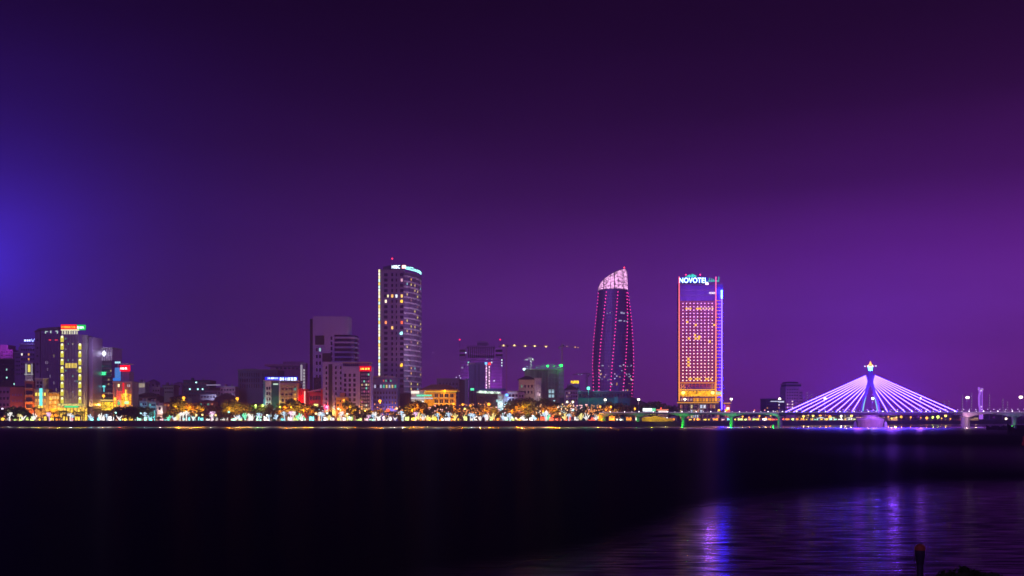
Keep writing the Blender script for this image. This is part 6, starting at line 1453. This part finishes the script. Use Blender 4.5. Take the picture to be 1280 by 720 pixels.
# yellow-lit retaining wall below the deck between the second and third green piers
t = bld('olive-yellow lit wall under the bridge between two green piers', 'wall', 801, 842, 876, 3, 'retaining_wall')
t.put('wall', MB().slab([(X(803, 876), GZ), (X(803, 876), Z(522.2, 876)), (X(822, 876), Z(520, 876)), (X(843, 876), Z(524.4, 876)), (X(843, 876), GZ)], 880, 881), YELLOW)
lamp_light(t.r, (-6, -4, 6), (.85, .9, .04), 3500); lamp_light(t.r, (8, -4, 5), (.9, .75, .05), 2500)
tag(solo('bridge_abutment', MB().slab([(X(738, 880), GZ), (X(741, 880), Z(516.5, 880)), (X(757, 880), Z(517, 880)), (X(757, 880), GZ)], 878, 892), YELLOW), 'yellow-lit stone abutment carrying the left end of the bridge', 'abutment')
la = link('abutment_lamp', None, None, (X(748, 872), 872, GZ)); link('pole', MB().tube((0, 0, 0), (0, 0, 3), .1, .1, 5).mesh('pole', STEEL), la); link('lamp_head', unit('ball', (.8,)*3, em((1, .6, .15), 3)), la, (0, 0, 3.1)); lamp_light(la, (0, .5, 4), (1, .5, .03), 3500); tag(la, 'small orange lamp beside the stone abutment at the left end of the bridge', 'lamp')
# small things on the deck: tail lights of passing vehicles
for px, cc, lb in ((897.5, (1, .42, .03), 'orange lamp low on the bridge at the right foot of the hotel tower'), (906.5, (1, .42, .03), 'second orange lamp low on the bridge, right of the hotel tower'), (942, (1, .25, .1), 'small red lamp on the bridge left of the low dark block'), (955, (1, .3, .2), 'small reddish lamp on the bridge beside the low dark block')):
    p = at(px, 5, DZ); o = link('deck_lamp', None, None, p); link('post', MB().tube((0, 0, 0), (0, 0, 1.4), .12, .1, 6).mesh('post', STEEL), o); link('globe', unit('ball', (2.4 if px < 910 else 1.0,)*3, em(cc, 3)), o, (0, 0, 1.9)); tag(o, lb, 'lamp')
q2 = random.Random(8); CARM = {}
def car(px, ac, z, Y=None, col=0, tail=True):
    if col not in CARM:
        body = MB().loft([[(x, -.85, zz) for x, zz in ((-2.1, .35), (2.1, .35), (2.15, .8), (1.3, .95), (.6, 1.42), (-1.0, 1.42), (-1.7, .98), (-2.15, .9))], [(x, .85, zz) for x, zz in ((-2.1, .35), (2.1, .35), (2.15, .8), (1.3, .95), (.6, 1.42), (-1.0, 1.42), (-1.7, .98), (-2.15, .9))]])
        glz = MB().box(-1.2, .85, -.87, .87, 1.0, 1.32)
        wl = MB().tube((0, -.1, 0), (0, .1, 0), .33, .33, 12)
        CARM[col] = (body.mesh('body', (WHITE, GREY, DARK, REDW)[col]), glz.mesh('window', GLASS), wl.mesh('wheel', BLACK))
    b_, g_, w_ = CARM[col]; p = at(px, ac, z) if Y is None else Vector((X(px, Y), Y, z)); o = link('parked_car' if Y else 'car', None, None, p)
    if Y is None: o.rotation_euler = (0, 0, math.atan2(dirv.y, dirv.x))
    link('body', b_, o); link('window', g_, o)
    for sx in (-1.35, 1.35):
        for sy in (-.8, .8): link('wheel', w_, o, (sx, sy, .33))
    link('headlight', unit('box', (.1, .35, .2), em((1, .95, .8), 6)), o, (2.15, -.55, .7)); link('headlight', unit('box', (.1, .35, .2), em((1, .95, .8), 6)), o, (2.15, .55, .7))
    link('tail_light', unit('box', (.1, .35, .2), em((1, .03, .02), 4)), o, (-2.18, -.55, .8)); link('tail_light', unit('box', (.1, .35, .2), em((1, .03, .02), 4)), o, (-2.18, .55, .8))
    return o
# ------------------------------------------------------------------ boats, near bank
BT = wall('boat_hull', (0.012, 0.010, 0.016), 0.7)
def boat(px, Y, ln, sc, label, rot):
    o = link('wooden_boat', None, None, (X(px, Y), Y, 0)); o.rotation_euler = (0, 0, rot); tag(o, label, 'boat', 'dark boats moored at the right edge'); rings = []
    for k in range(9):
        u = k / 8; x = (u - .5) * ln; w_ = sc * 1.35 * math.sin(math.pi * min(1, .12 + .88 * (1 - abs(2*u - 1) ** 2.2)) / 2); sh = sc * (1.5 + 1.7 * abs(2*u - 1) ** 2.4)
        rings.append([(x, -w_, sh), (x, -w_ * .6, -.25), (x, 0, -.5), (x, w_ * .6, -.25), (x, w_, sh), (x, w_ * .82, sh - .1), (x, 0, sh - .75 * sc), (x, -w_ * .82, sh - .1)])
    hull = MB().loft(rings); link('hull', hull.mesh('hull', BT), o)
    cb = MB().box(-ln * .12, ln * .20, -.9 * sc, .9 * sc, 1.1 * sc, 2.6 * sc); c_ = link('cabin', cb.mesh('cabin', BT), o)
    link('roof', MB().box(-ln * .15, ln * .23, -1.05 * sc, 1.05 * sc, 2.6 * sc, 2.75 * sc).mesh('roof', BT), c_)
    link('mast', MB().tube((ln * .02, 0, 2.7 * sc), (ln * .02, 0, 4.4 * sc), .08, .05, 5).mesh('mast', BT), o)
    return o
boat(1244, 640, 12, 1.05, 'smaller dark wooden boat with an upturned bow, leftmost at the right edge', math.radians(172))
boat(1257, 625, 11, 1.0, 'dark wooden boat between the small left one and the big cut-off one', math.radians(176))
boat(1277, 452, 13, 1.9, 'largest dark boat, cut off by the right edge of the photo', math.radians(163))
bl_ = link('mooring_post', None, None, (X(1275.5, 452), 448, 0)); link('pole', MB().tube((0, 0, -2), (0, 0, 11.5), .45, .4, 8).mesh('pole', BT), bl_); tag(bl_, 'dark mooring post standing beside the largest boat at the right edge', 'post')
rb = link('channel_marker', None, None, (X(1279.5, 300), 300, 0)); link('float', MB().tube((0, 0, -1), (0, 0, 1.2), .6, .5, 10).mesh('float', REDW), rb); link('pole', MB().tube((0, 0, 1.2), (0, 0, 3.0), .25, .2, 8).mesh('pole', REDW), rb); tag(rb, 'small red marker in the water at the right edge', 'buoy')
pp = link('bank_post', None, None, (X(1150, 27), 27.0, 4)); tag(pp, 'blurred dark bollard post with an orange cap, lower right', 'bollard')
link('post', MB().loft([ring((0, 0), .10, .10, 0, 14), ring((0, 0), .095, .095, 1.35, 14), ring((0, 0), .125, .125, 1.5, 14), ring((0, 0), .15, .15, 1.68, 14), ring((0, 0), .15, .15, 1.78, 14)]).mesh('post', wall('iron_post', (0.03, 0.02, 0.03), .6)), pp)
link('cap', MB().loft([ring((0, 0), .155, .155, 1.78, 16), ring((0, 0), .15, .15, 1.86, 16), ring((0, 0), .11, .11, 1.93, 16), ring((0, 0), .03, .03, 1.96, 16)]).mesh('cap', wall('orange_cap', (0.30, 0.08, 0.02), .7)), pp)
q = random.Random(51); mb = MB(); 
for i in range(7000):
    x = q.uniform(-1.25, 1.25); top = 1.13 * min(1, (1.3 - abs(x)) * 2.0) + .20 * math.exp(-((x + .12) / .16) ** 2); z = max(.02, top) * q.uniform(0, 1) ** .6; y = q.uniform(-.5, .5); s_ = q.uniform(.05, .10)
    n_ = Vector((q.gauss(0, 1), q.gauss(0, 1), q.gauss(0, 1))).normalized(); a_ = n_.orthogonal().normalized() * s_; b_ = n_.cross(a_) * .5; c_ = Vector((x, y, z)); mb.add([c_ - a_, c_ - b_, c_ + a_, c_ + b_], [(0, 1, 2, 3)])
bs = link('bush', None, None, (X(1216, 26.5), 26.5, 4.0)); link('foliage', mb.mesh('foliage', LEAF[0]), bs)
sm = MB()
for i in range(9): sm.tube((q.uniform(-.25, .25), q.uniform(-.15, .15), 0), (q.uniform(-.9, .9), q.uniform(-.3, .3), q.uniform(.4, .8)), .015, .006, 5)
link('stem', sm.mesh('stem', BARK), bs); tag(bs, 'black leafy bush at the bottom right on the near bank', 'bush')

# ------------------------------------------------------------------ labels that single out each repeated thing
ORD = ['', 'second', 'third', 'fourth', 'fifth', 'sixth', 'seventh', 'eighth', 'ninth', 'tenth', 'eleventh', 'twelfth', 'thirteenth', 'fourteenth']
buckets = {}
for o, look, px in LATER: buckets.setdefault((look, lmk(px)), []).append((px, o))
for (look, place), lst in buckets.items():
    lst.sort(key=lambda e: e[0])
    for i, (px, o) in enumerate(lst):
        if len(lst) == 1: o['label'] = f'{look} {place}'
        elif len(lst) == 2: o['label'] = f'{("left", "right")[i]} of two: {look} {place}'
        elif i == 0: o['label'] = f'leftmost {look} {place}'
        elif i == len(lst) - 1: o['label'] = f'rightmost {look} {place}'
        else: o['label'] = f'{ORD[i]} {look} from the left, {place}'
        if len(o['label'].split()) > 16: o['label'] = f'{ORD[i] or "first"} {look} {place}' if len(lst) > 1 else o['label']
        if len(o['label'].split()) > 16: print('LONG', o['label'])

for _o in S.objects:
    if _o.get('label') and len(_o['label'].split()) > 16: print('LONG', _o['label'])
